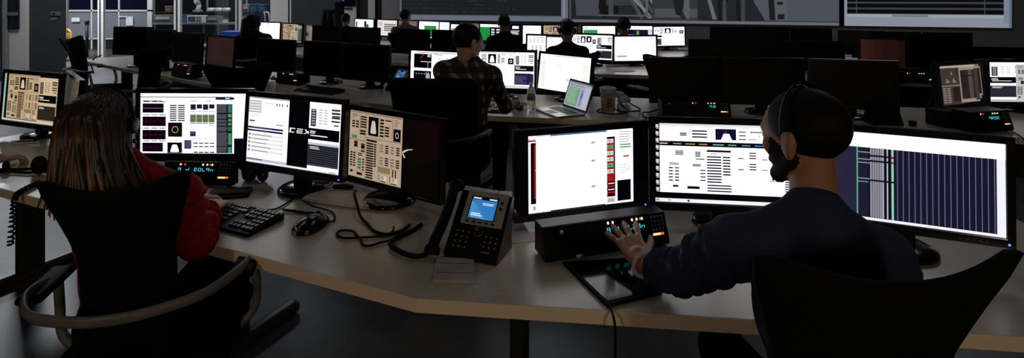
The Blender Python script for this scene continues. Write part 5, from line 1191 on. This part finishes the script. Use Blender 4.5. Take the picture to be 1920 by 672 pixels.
def desk_phone(label, loc, yaw, group='desk phones', k=1.0, lit=True, dim=False):
    root = thing('desk_phone', label, 'telephone', loc, R(yaw), group); root.scale = (k, k, k)
    til = R(42); Tf = Matrix.Translation((0, -.07, .018)) @ Matrix.Rotation(-til, 4, 'X')     # face: x right, z up the face, -y out
    fl = .205; y1 = -.07 + fl * math.sin(til); z1 = .018 + fl * math.cos(til)
    prof = [(-.075, 0), (-.075, .016), (-.07, .02), (y1, z1), (y1 + .018, z1 - .006), (.06, .03), (.07, 0)]; kk = len(prof)
    v = [(-.085, y, z) for y, z in prof] + [(.105, y, z) for y, z in prof]
    MB().add(v, [tuple(range(kk)), tuple(range(kk, 2 * kk))[::-1]] + [(i, i + kk, (i + 1) % kk + kk, (i + 1) % kk) for i in range(kk)]).build('body', BLACK, root, bevel=.004)
    MB().rbox((.02, -.004, .15), (.15, .008, .115), .003, 2, Tf).build('faceplate', SILVER, root)
    s = Scr(.092, .072)
    if lit:
        s.r(-.04, -.04, 1.04, 1.04, BK); s.r(0, .12, 1, 1, (.03, .2, .55)); s.bars(.03, .02, .35, .1, 1, (.8, .8, .8), .7); s.bars(.68, .02, .98, .1, 1, (.8, .8, .8), .7)
        for i in range(9):
            a_ = .12 + i * .1; s.poly([(max(0, -.1 + i * .03), min(1, a_ + .1)), (min(1, .35 + i * .06), min(1, a_ + .38)), (min(1, .38 + i * .07), min(1, a_ + .4)), (max(0, -.08 + i * .03), min(1, a_ + .14))], (.12 + .03 * (i % 3), .45 + .05 * (i % 2), .75))
        s.bars(.45, .25, .95, .38, 2, (.6, .75, .9), .5, .3); s.bars(.08, .75, .55, .92, 2, (.75, .85, .95), .5, .3)
        s.build(root, Tf @ Matrix.Translation((.014, -.0085, .113)), 'display', .55 if dim else .95)
    mb = MB()
    for i in range(5): mb.rbox((-.03 + .023 * i, -.009, .1015), (.014, .003, .006), .002, 1, Tf)
    mb.build('soft_keys', BLACK, root)['kind'] = 'stuff'
    for z in (.155, .175): MB().lathe([(.005, 0), (.005, .003)], 10, Tf @ Matrix.Translation((.078, -.008, z)) @ Matrix.Rotation(R(90), 4, 'X')).build('line_key', BLACK, root)
    MB().lathe([(.012, 0), (.012, .003), (.019, .003), (.019, 0)], 24, Tf @ Matrix.Translation((.018, -.002, .075)) @ Matrix.Rotation(R(90), 4, 'X')).build('navigation_ring', KEYC, root, True)
    kp = MB(); kl = MB()
    for i in range(3):
        for j in range(4): kp.rbox((-.055 + .02 * i, -.002, .068 - .0165 * j), (.014, .005, .0105), .002, 1, Tf); kl.box((-.055 + .02 * i, -.005, .068 - .0165 * j), (.003, .001, .004), Tf)
    for i in range(3):
        for j in range(3): kp.rbox((.05 + .019 * i, -.002, .062 - .016 * j), (.014, .005, .009), .002, 1, Tf); kl.box((.05 + .019 * i, -.005, .062 - .016 * j), (.006, .001, .002), Tf)
    kl.box((.06, -.003, .014), (.03, .001, .002), Tf)
    kp.build('keypad', KEYC, root)['kind'] = 'stuff'; kl.build('keypad_legend', KEYLEG, root)['kind'] = 'stuff'
    hp_ = smooth_path([(-.112, -.105, .015), (-.112, -.085, .048), (-.112, -.03, .085), (-.112, .025, .135), (-.112, .06, .178), (-.112, .09, .175)], 5)
    nH = len(hp_); MB().tube(hp_, [.026 if (i < 4 or i > nH - 6) else .018 for i in range(nH)], 12, flat=(1.05, .85)).build('handset', RUBBER, root, True)
    MB().rbox((.06, .095, .10), (.09, .03, .03), .008).build('rear_bracket', BLACK, root, True)
    return root
p = P(893, 470); desk_phone('black desk phone with a blue lit display', (p.x, p.y, DZ), -21)
p = P(752, 172); desk_phone('small lit phone left of the plaid shirt, second row', (p.x - .05, p.y + .1, DZ), -26, dim=True)
# note pad
a, b, c, d = P(811, 530), P(890, 532), P(889, 490), P(819, 487); cc = (a + b + c + d) / 4
t = thing('note_pad', 'small square pad of grey note paper at the desk edge', 'note pad', (cc.x, cc.y, DZ))
MB().prism([((q - cc).x, (q - cc).y) for q in (a, b, c, d)], .0, .008).build('pages', NOTE, t)
f_ = lambda u, v_: (a * (1 - u) + b * u) * (1 - v_) + (d * (1 - u) + c * u) * v_ - cc
for v0 in (.3, .72): MB().add([tuple(f_(.02, v0) + Vector((0, 0, .0083))), tuple(f_(.98, v0 + .02) + Vector((0, 0, .0083))), tuple(f_(.98, v0 + .045) + Vector((0, 0, .0083))), tuple(f_(.02, v0 + .025) + Vector((0, 0, .0083)))], [(0, 1, 2, 3)]).build('rule_line', mat('pencil_grey', (.1, .095, .09), .8, .1), t)
# tablet in its case
a, b, c, d = P(1138, 572, .75), P(1243, 548, .75), P(1172, 483, .75), P(1055, 492, .75); cc = (a + b + c + d) / 4
t = thing('tablet', 'black tablet lying before the intercom with a cord over the desk edge', 'tablet', (cc.x, cc.y, DZ))
q4 = [((q - cc).x, (q - cc).y) for q in (a, b, c, d)]
MB().prism(q4, 0, .011).build('case', RUBBER, t, bevel=.004)
MB().prism([(x * .9, y * .9) for x, y in q4], .011, .0125).build('glass', mat('glossy_black_glass', (.002, .002, .002), .09, .2), t)
cable([P(1140, 571) + Vector((0, .01, .004)), P(1147, 588) + Vector((0, 0, .006)), P(1151, 600) + Vector((0, -.012, -.005)), P(1152, 600) + Vector((0, -.014, -.06)), P(1150, 600) + Vector((0, -.006, -.3)), P(1140, 600) + Vector((0, .05, -.6))], .0035, 'tablet_cable', 'black charging cord hanging over the front desk edge')
a = P(1086, 490); t = thing('usb_dongle', 'tiny white plug on the tablet\'s corner', 'plug', a + Vector((0, 0, .013)), R(40)); MB().rbox((0, 0, .004), (.018, .01, .008), .002).build('body', WHITEP, t); MB().box((.013, 0, .004), (.009, .007, .004)).build('plug', ALU, t)
# behind the phone: black box with a grey label, papers
p = P(957, 446); t = thing('paper_sheet', 'sheet of paper beside the phone in front of the blank white window', 'paper', p, R(14)); MB().box((0, .05, .0008), (.15, .2, .0015)).build('sheet', NOTE, t)
# left end: headset with boom lying on the desk and its coiled cord over the edge
a = P(48, 326); t = thing('headset', 'black headset with a boom lying left of the long hair', 'headset', a, R(-8))
MB().tube(smooth_path([(-.19, .0, .012), (-.1, .012, .012), (.0, .022, .016), (.06, .02, .03)], 5), .007, 8).build('headband', RUBBER, t, True)
MB().tube(smooth_path([(-.17, -.03, .008), (-.06, -.012, .012), (.05, -.01, .012), (.15, .03, .03)], 5), .006, 8).build('boom', RUBBER, t, True)
MB().ball((.075, .0, .045), (.035, .03, .045), 14).build('ear_cup', RUBBER, t, True); MB().ball((-.115, .005, .03), (.018, .014, .028), 12).build('ear_cup', RUBBER, t, True)
MB().rbox((.13, .0, .025), (.07, .03, .03), .01).build('switch_box', BLACK, t, True)
pts = [P(62, 352) + Vector((0, .03, .012)), P(44, 362) + Vector((0, 0, .012)), P(36, 368) + Vector((0, -.018, .0)), P(33, 372) + Vector((0, -.022, -.08)), P(30, 372) + Vector((-.005, -.02, -.19))]
path = smooth_path(pts, 40); hel = []
for i, q in enumerate(path):
    tt = (path[min(i + 1, len(path) - 1)] - path[max(i - 1, 0)]).normalized(); x_ = tt.orthogonal().normalized(); y_ = tt.cross(x_); an = i * .9
    hel.append(q + Vector((1, 0, 0)).cross(tt).normalized() * (.009 * math.cos(an)) + tt.cross(Vector((1, 0, 0)).cross(tt)).normalized() * (.009 * math.sin(an)))
rebase(tag(MB().tube(hel, .0042, 6).build('coiled_cord', RUBBER, None, True), 'coiled black cord hanging over the desk edge at left', 'cable'), pts[0])
p = P(44, 268); t = thing('pen_knife', 'shiny metal pointer beside the left edge hand', 'pointer', p, R(12)); MB().tube([(-.06, 0, .009), (-.02, 0, .009), (.05, .0, .009)], [.004, .008, .007], 10).build('barrel', ALU, t, True); MB().tube([(.05, 0, .009), (.065, 0, .009)], .0075, 10).build('cap', LEGM, t, True)

# ------------------------------------------------------------------ things on the second row
def lap():
    hx = P(1075, 208); t = thing('laptop', 'open silver laptop with a green message page', 'laptop', (.45, 3.93, DZ), R(-63))
    MB().rbox((0, -.115, .008), (.32, .23, .014), .004, 2).build('base', ALU, t)
    MB().box((0, -.085, .0152), (.27, .1, .001)).build('keyboard', BLACK, t); MB().box((0, -.185, .0153), (.1, .065, .0008)).build('touch_pad', GREYP, t)
    T = Matrix.Translation((0, .004, .014)) @ Matrix.Rotation(-R(20), 4, 'X'); MB().rbox((0, .004, .108), (.32, .007, .215), .003, 2, T).build('lid', LEGM, t)
    s = Scr(.29, .185); c = srgb(176, 180, 196); s.r(0, 0, 1, 1, c); s.r(0, 0, 1, .06, srgb(120, 126, 150)); s.r(.05, .22, .55, .95, srgb(110, 160, 120)); s.bars(.08, .26, .5, .9, 7, srgb(150, 190, 155), .5, .3); s.r(.62, .25, .72, .9, srgb(130, 136, 190)); s.r(.75, .15, .97, .95, srgb(190, 192, 208)); s.r(.05, .1, .7, .17, srgb(150, 150, 175)); s.r(.64, .4, .7, .6, srgb(60, 80, 170))
    s.build(t, T @ Matrix.Translation((0, 0, .015)), 'display', .85)
lap()
p = P(996, 206); t = thing('water_bottle', 'clear plastic water bottle beside the mouse hand', 'bottle', p)
def plastic(nt, b):
    b.inputs['Base Color'].default_value = (.9, .93, .95, 1); b.inputs['Transmission Weight'].default_value = .85; b.inputs['Roughness'].default_value = .12; b.inputs['IOR'].default_value = 1.2
CLEAR = node_mat('clear_bottle_plastic', plastic)
MB().lathe([(.028, 0), (.032, .006), (.032, .03), (.029, .036), (.032, .042), (.032, .06), (.029, .066), (.032, .072), (.032, .13), (.026, .155), (.013, .175), (.013, .185)], 20, None).build('body', CLEAR, t, True)
MB().lathe([(.0325, .075), (.0325, .125)], 20).build('label', mat('bottle_label', (.12, .12, .14), .4, .3), t, True); MB().lathe([(.015, .183), (.015, .198), (.013, .2)], 16).build('cap', WHITEP, t, True)
p = P(1140, 207); t = thing('paper_cup', 'tall tan paper cup with a pale lid', 'cup', p)
MB().lathe([(.047, 0), (.05, .004), (.056, .135), (.054, .135)], 28).build('cup', mat('tan_card', (.26, .195, .15), .7, .2), t, True)
MB().lathe([(.06, .13), (.061, .142), (.057, .15), (.062, .158), (.062, .168), (.056, .172), (.03, .166)], 28).build('lid', mat('pale_lid', (.36, .32, .29), .5, .3), t, True)
mb = MB(); n_ = 8
vv = []
for zz in (.028, .098):
    for i in range(n_ + 1): an = -math.pi / 2 - .35 + .7 * i / n_; r_ = .0502 + .045 * zz; vv.append((r_ * math.cos(an), r_ * math.sin(an), zz))
mb.add(vv, [(i, i + 1, n_ + 2 + i, n_ + 1 + i) for i in range(n_)]).build('printed_patch', mat('brown_print', (.10, .07, .055), .7, .2, var=.5, scale=60), t)
p = P(975, 200); mouse('black mouse under the plaid man\'s hand', (.06, 4.0, DZ), -8)
for i, (pts, lab) in enumerate((([(1165, 190), (1158, 204), (1166, 214), (1178, 212), (1168, 200), (1160, 192)], 'loose black cable loop beside the paper cup'), ([(1172, 188), (1184, 200), (1200, 206), (1194, 213), (1170, 211), (1150, 209)], 'black cable spreading right of the paper cup'), ([(1126, 206), (1120, 214), (1150, 216), (1172, 217), (1176, 212)], 'black cable running in front of the paper cup'), ([(1246, 216), (1236, 211), (1218, 212), (1206, 216), (1209, 222), (1236, 222), (1246, 218)], 'black cord curled before the red lit intercom'))):
    cable([Z(x, y, .006 + .012 * (k % 2)) for k, (x, y) in enumerate(pts)], .005, 'loose_cable', lab)
a = P(1172, 196); s = Solid(); rn = random.Random(9)
for i in range(9): s.ell((a.x + rn.uniform(-.05, .04), a.y + rn.uniform(-.02, .06), DZ + .03 + rn.uniform(-.01, .06)), (.03, .025, .02), quat_R((rn.uniform(-1, 1), 1, rn.uniform(-.5, .5))), 0)
V, Fq, L_ = s.mesh(.008, .012); V[:, 2] = np.maximum(V[:, 2], DZ + .0005); tag(np_obj('plastic_bag', V, Fq, L_, [mat('grey_poly_bag', (.3, .3, .31), .3, .5)], (a.x, a.y, DZ)), 'crumpled pale bag among the cables right of the cup', 'bag')
a = P(1666, 236); t = thing('speaker_box', 'black slanted desk box beneath the blank monitor at right', 'box', (a.x, a.y, DZ), R(-6))
MB().prism([(-.1, 0), (.1, 0), (.1, .12), (-.1, .12)], 0, .13, top=[(-.085, .03), (.075, .03), (.075, .11), (-.085, .11)]).build('shell', RUBBER, t, bevel=.006); MB().box((0, .012, .06), (.15, .002, .07), Matrix.Rotation(-.2, 4, 'X')).build('grille', MESHB, t)
a = P(1612, 204); mouse('black mouse with a grey glint beneath the blank monitor at right', (a.x, a.y, DZ), 30)
a = P(1711, 236); t = thing('push_pin_tub', 'tiny black pot left of the dim brown windows', 'pot', (a.x, a.y, DZ)); MB().lathe([(.02, 0), (.024, .03), (.02, .03), (.018, .006)], 14).build('pot', RUBBER, t, True)
a = P(1795, 240); t = thing('desk_loudspeaker', 'black loudspeaker box left of the white lit intercom', 'speaker', (a.x, a.y, DZ), R(10)); MB().rbox((0, .07, .055), (.19, .14, .11), .01).build('cabinet', RUBBER, t); MB().lathe([(.042, 0), (.04, .004), (.01, -.004)], 20, Matrix.Translation((0, -.001, .055)) @ Matrix.Rotation(R(90), 4, 'X')).build('cone', BLACK, t, True)
cable([Z(1890, 246), Z(1904, 252), Z(1918, 262), P(1926, 265) + Vector((0, -.02, -.05))], .004, 'thin_cable', 'thin black cable at the right end of the second row desk')
cable([Q(1738, 150, 5.0), Q(1750, 162, 4.95), Q(1746, 185, 4.9), Q(1738, 200, 4.85)], .008, 'hanging_cable', 'black cable hanging behind the second row desk at right')
# far left desk clutter
for pts, lab in (([(292, 128), (276, 136), (268, 152), (274, 166)], 'black cable drooping off the far left intercom'), ([(298, 138), (286, 146), (282, 160)], 'second black cable below the far left intercom'), ([(190, 104), (176, 110), (172, 124), (176, 138)], 'thin cable hanging from the far left desk end')):
    cable([Q(x, y, 5.5 if x > 200 else 7.0) for x, y in pts], .008, 'drooping_cable', lab)
a = P(402, 133); mouse('pale glinting mouse right of the far left intercom', (a.x, a.y + .05, DZ), -40)
a = P(385, 140); t = thing('sheet_pile', 'pale papers right of the far left intercom', 'papers', (a.x, a.y + .1, DZ), R(-30))
for i in range(2): MB().box((.01 * i, .006 * i, .001 + .002 * i), (.22, .3, .0016)).build('sheet', PAPER, t)
a = P(372, 140); t = thing('small_adapter', 'black adapter box with a blue light on the far left desk', 'adapter', (a.x, a.y + .25, DZ), R(-20)); MB().rbox((0, 0, .03), (.1, .07, .06), .01).build('case', RUBBER, t); MB().ball((.02, -.036, .05), .006, 8).build('light', mat('blue_led', (0, 0, 0)), t)
# third row bits
a = P(1600, 112, .76); t = thing('white_folder', 'white folder on the third row desk left of the reddish screen', 'folder', (a.x, a.y, DZ), R(-8)); MB().rbox((0, .1, .012), (.32, .24, .024), .003).build('cover', WHITEP, t); MB().box((0, -.021, .012), (.3, .002, .014)).build('pages', PAPER, t)
a = P(1612, 108, .77); t = thing('stapler', 'black stapler standing on the white folder', 'stapler', (a.x, a.y + .05, DZ + .024), R(20)); MB().rbox((0, 0, .01), (.15, .04, .018), .005).build('base', RUBBER, t); MB().rbox((-.005, 0, .045), (.14, .035, .03), .01, M=Matrix.Rotation(-.2, 4, 'Y')).build('arm', RUBBER, t)
for px, py, lab in ((1160, 132, 'white papers below the third row white page monitor'), (1285, 92, 'white papers right of the last lit back row monitor')):
    a = P(px, py); t = thing('loose_papers', lab, 'papers', (a.x, a.y, DZ), R(-10))
    for i in range(3): MB().box((.02 * i, .015 * i, .001 + .002 * i), (.22, .3, .0016), Matrix.Rotation(.2 * i, 4, 'Z')).build('sheet', PAPER, t)

# ------------------------------------------------------------------ the lab behind the glass
LY = 15.6
d3 = struct(thing('door_3', 'roller door', 'door', (0, 0, 0)));
for kx in ('label', 'category'): del d3[kx]
FRM = mat('cream_frame', (.5, .48, .44), .6, .2); PAN = mat('grey_door_panel', (.16, .16, .17), .5, .3); NIGHT = mat('night_glass', (.003, .004, .012), .15, .5)
def pxbox(name, x0, y0, x1, y1, Y, th, m, parent=None):
    p, q = Q(x0, y0, Y), Q(x1, y1, Y); return MB().box(((p.x + q.x) / 2, Y + th / 2, (p.z + q.z) / 2), (q.x - p.x, th, p.z - q.z)).build(name, m, parent)
for x0, x1 in ((126, 170), (173, 221), (224, 276)):
    pxbox('panel', x0, 22, x1, 71, LY + .03, .02, PAN, d3); pxbox('pane', x0, -90, x1, 18, LY + .03, .02, NIGHT, d3); pxbox('panel', x0, 75, x1, 92, LY + .03, .02, LEGM, d3)
for x0, x1 in ((119.5, 125), (170, 172.5), (221.5, 224), (276, 285)): pxbox('frame_bar', x0, -90, x1, 92, LY, .06, FRM, d3)
for y0, y1 in ((18.5, 21.5), (71.5, 74)): pxbox('frame_bar', 119, y0, 285, y1, LY, .06, FRM, d3)
pxbox('lock_plate', 134, 33, 149, 41, LY - .02, .02, BEIGE, d3); pxbox('notice', 236, 31, 249, 48, LY - .02, .02, WHITEP, d3); pxbox('handle', 222, 30.5, 240, 32, LY - .03, .02, WHITEP, d3)
# bench with a shelf, and what stands on it
t = thing('lab_bench', 'steel lab bench with an upper shelf behind the glass', 'bench', (-9.4, 15.4, 0))
def rel(o_, r): o_.data.transform(Matrix.Translation(-Vector(r))); o_.parent = t; return o_
base = (-9.4, 15.4, 0)
STEEL = mat('bench_steel', (.32, .32, .33), .4, .4)
rel(pxbox('bench_top', 286, 43, 505, 46, 15.2, .7, STEEL), base); rel(pxbox('shelf', 286, 23, 505, 24.5, 15.5, .35, LEGM), base)
for x_ in (290, 382, 409, 500): rel(pxbox('leg', x_ - 1, 46, x_ + 1, 95, 15.22, .05, ALU), base)
for x_ in (288, 388, 462): rel(pxbox('shelf_post', x_ - 1, -20, x_ + 1, 43, 15.8, .04, STEEL), base)
def inst(name, label, cat, x0, y0, x1, y1, m, Y=15.25, dep=.3, extra=None):
    p, q = Q(x0, y0, Y), Q(x1, y1, Y); c = ((p.x + q.x) / 2, Y + dep / 2, q.z); tt = thing(name, label, cat, c)
    w_, h_ = q.x - p.x, p.z - q.z
    MB().rbox((0, 0, h_ / 2), (w_, dep, h_), .012).build('case', m, tt)
    if extra: extra(tt, w_, h_, -dep / 2)
    return tt
def ex_scope(tt, w_, h_, y):
    MB().box((-w_ * .18, y - .004, h_ * .55), (w_ * .42, .008, h_ * .55)).build('display', mat('scope_screen', (.01, .02, .05), .2, .4), tt); MB().box((-w_ * .18, y - .009, h_ * .55), (w_ * .3, .002, h_ * .35)).build('trace_area', mat('scope_trace', (.12, .16, .2), .4), tt)
    for i in range(4): MB().lathe([(.02, 0), (.018, .02)], 12, Matrix.Translation((w_ * (.2 + .16 * (i % 2)), y, h_ * (.35 + .35 * (i // 2)))) @ Matrix.Rotation(R(90), 4, 'X')).build('knob', LEGM, tt)
def ex_panel(tt, w_, h_, y): MB().box((0, y - .004, h_ * .6), (w_ * .7, .008, h_ * .35)).build('front_panel', mat('pale_front', (.5, .5, .5), .4), tt); MB().box((0, y - .01, h_ * .25), (w_ * .8, .01, .02)).build('vent', LEGM, tt)
def ex_lid(tt, w_, h_, y): MB().rbox((0, 0, h_ + .012), (w_ * 1.06, -y * 2.1, .03), .008).build('lid', m_lid, tt); MB().box((0, y - .004, h_ * .5), (w_ * .4, .006, h_ * .3)).build('label_plate', GREYP, tt)
m_lid = mat('bin_lid', (.1, .12, .14), .5)
BLUEP = mat('blue_bin', (.03, .13, .26), .5, .3)
inst('oscilloscope', 'white oscilloscope on the lab bench', 'instrument', 350, 29, 379, 44.5, WHITEP, extra=ex_scope)
inst('power_supply', 'grey bench instrument at the bench\'s left end', 'instrument', 287, 28, 323, 42.5, GREYP, extra=ex_panel)
inst('storage_bin', 'blue bin next to the oscilloscope', 'bin', 338, 29, 349, 44, BLUEP, extra=ex_lid)
inst('carton', 'brown carton on the lab shelf', 'box', 309, 13, 322, 23, mat('brown_card', (.13, .05, .025), .8, .1), Y=15.5, extra=ex_lid)
inst('sample_case', 'greenish grey case on the lab bench right of the oscilloscope', 'box', 386, 30, 409, 43.5, mat('grey_green_case', (.16, .18, .16), .6), extra=ex_panel)
inst('storage_bin', 'blue bin on the shelf above the dark haired woman', 'bin', 468, 9, 480, 23, BLUEP, Y=15.5, extra=ex_lid)
inst('storage_bin', 'second blue bin right on the shelf above the dark haired woman', 'bin', 484, 10, 497, 23, BLUEP, Y=15.5, extra=ex_lid)
inst('storage_bin', 'pale blue tub on the bench behind the dark haired woman\'s back', 'bin', 452, 38, 466, 45, BLUEP, extra=ex_lid)
inst('small_jar_box', 'small white canister at the bench\'s right part', 'canister', 411, 37, 418, 43.5, WHITEP, extra=ex_lid)
inst('tool_case', 'beige tool case on the shelf by the right glass post', 'box', 452, 8, 466, 23, mat('beige_case', (.3, .25, .2), .6), Y=15.5, extra=ex_panel)
c = Q(371, 23, 15.6); tt = thing('lab_microscope', 'white jointed microscope stand on the lab shelf', 'microscope', c)
MB().lathe([(.14, 0), (.13, .06), (.06, .09)], 16).build('base', GREYP, tt, True); MB().tube(smooth_path([(0, 0, .08), (.03, 0, .2), (-.04, 0, .32), (.02, 0, .5)], 4), [.06] * 6 + [.075] * 7, 10).build('arm', WHITEP, tt, True); MB().ball((.0, 0, .26), (.09, .08, .08), 12).build('joint', GREYP, tt, True); MB().rbox((.02, 0, .52), (.2, .14, .12), .03).build('head', WHITEP, tt, True)
for i, (a_, b_) in enumerate(((390, 402), (404, 416), (418, 432))):
    c = Q((a_ + b_) / 2, 22.8, 15.6); tt = thing('white_roll', ['white roll on the shelf nearest the microscope', 'white roll on the shelf, middle of three', 'white roll on the shelf nearest the right post'][i], 'roll', c, 0, 'white rolls on the lab shelf'); MB().lathe([(.02, -.09), (.065, -.09), (.065, .09), (.02, .09)], 16, Matrix.Translation((0, 0, .066)) @ Matrix.Rotation(R(90), 4, 'Y')).build('roll', WHITEP, tt, True); MB().tube([(-.1, 0, .066), (.1, 0, .066)], .018, 8).build('core', GREYP, tt)
cable([Q(498, 22.5, 15.52), Q(503, 24, 15.44), Q(505, 32, 15.42), Q(506, 42.5, 15.42)], .02, 'white_hose', 'white hose hanging at the bench\'s right end', WHITEP)
cable([Q(494, 22.5, 15.52), Q(496, 26, 15.44), Q(497, 42.5, 15.44)], .014, 'thin_white_hose', 'thinner white hose left beside the other hose', WHITEP)
c = Q(163, 110, 13.2); c.z = 0; tt = thing('barrier_post', 'black stanchion post before the lab glass', 'post', c); MB().lathe([(.17, 0), (.17, .02), (.04, .05)], 20).build('base', LEGM, tt, True); MB().lathe([(.033, .04), (.033, .9)], 14).build('pole', LEGM, tt, True); MB().lathe([(.045, .86), (.05, .9), (.05, .95), (.03, .97)], 14).build('cap', LEGM, tt, True)
c = Q(126, 110, 13.0); c.z = 0; YEL = mat('yellow_steel', (.55, .30, .02), .5, .3); tt = thing('hand_truck', 'yellow hand truck beside the tinted door', 'cart', c)
MB().tube(smooth_path([(-.08, 0, .1), (-.08, .02, .68), (.08, .02, .68), (.08, 0, .1)], 2), .022, 8).build('frame', YEL, tt, True); MB().rbox((0, .02, .6), (.2, .03, .1), .01).build('cross_plate', YEL, tt)
for sx in (-1, 1): MB().lathe([(.02, -.03), (.1, -.03), (.1, .03), (.02, .03)], 16, Matrix.Translation((sx * .13, .03, .1)) @ Matrix.Rotation(R(90), 4, 'Y')).build('wheel', RUBBER, tt, True)
MB().rbox((0, -.1, .012), (.22, .2, .02), .004).build('toe_plate', LEGM, tt)
# dark things against the grey wall, blue bin by the woman's chair
c = Q(614, 46, 13.3); tt = thing('hanging_jacket', 'black jackets hanging on the dark grey wall', 'jacket', c)
s = Solid()
for dx, w_ in ((-.07, .07), (.06, .08)): s.cone((c.x + dx, 13.3, c.z + .26), (c.x + dx * 1.2, 13.28, c.z), .05, w_, 0); s.ell((c.x + dx, 13.3, c.z + .3), (.045, .04, .04), None, 0)
V, Fq, L_ = s.mesh(.014, .03); np_obj('cloth', V, Fq, L_, [FABRIC], tuple(c), tt); MB().box((0, .125, .36), (.3, .15, .04)).build('peg_rail', LEGM, tt)
c = Q(637, 47, 12.6); c.z = 0; tt = thing('loudspeaker_tower', 'tall black equipment tower against the dark grey wall', 'cabinet', c); MB().rbox((0, 0, .72), (.16, .25, 1.44), .02).build('cabinet', BLACK, tt); MB().box((0, -.127, .9), (.12, .004, .8)).build('front_panel', RUBBER, tt)
c = Q(441, 108, 11.0); c.z = 0; tt = thing('recycling_bin', 'bright blue bin behind the dark haired woman\'s chair', 'bin', (c.x, 11.0, 0)); MB().prism([(-.16, -.14), (.16, -.14), (.16, .14), (-.16, .14)], 0, .82, top=[(-.2, -.18), (.2, -.18), (.2, .18), (-.2, .18)]).build('body', mat('bright_blue', (.02, .09, .55), .5, .3), tt, bevel=.01); MB().rbox((0, 0, .835), (.42, .38, .03), .01).build('rim', mat('bright_blue', (0, 0, 0)), tt); MB().box((.06, -.185, .62), (.1, .004, .08)).build('sticker', PAPER, tt)
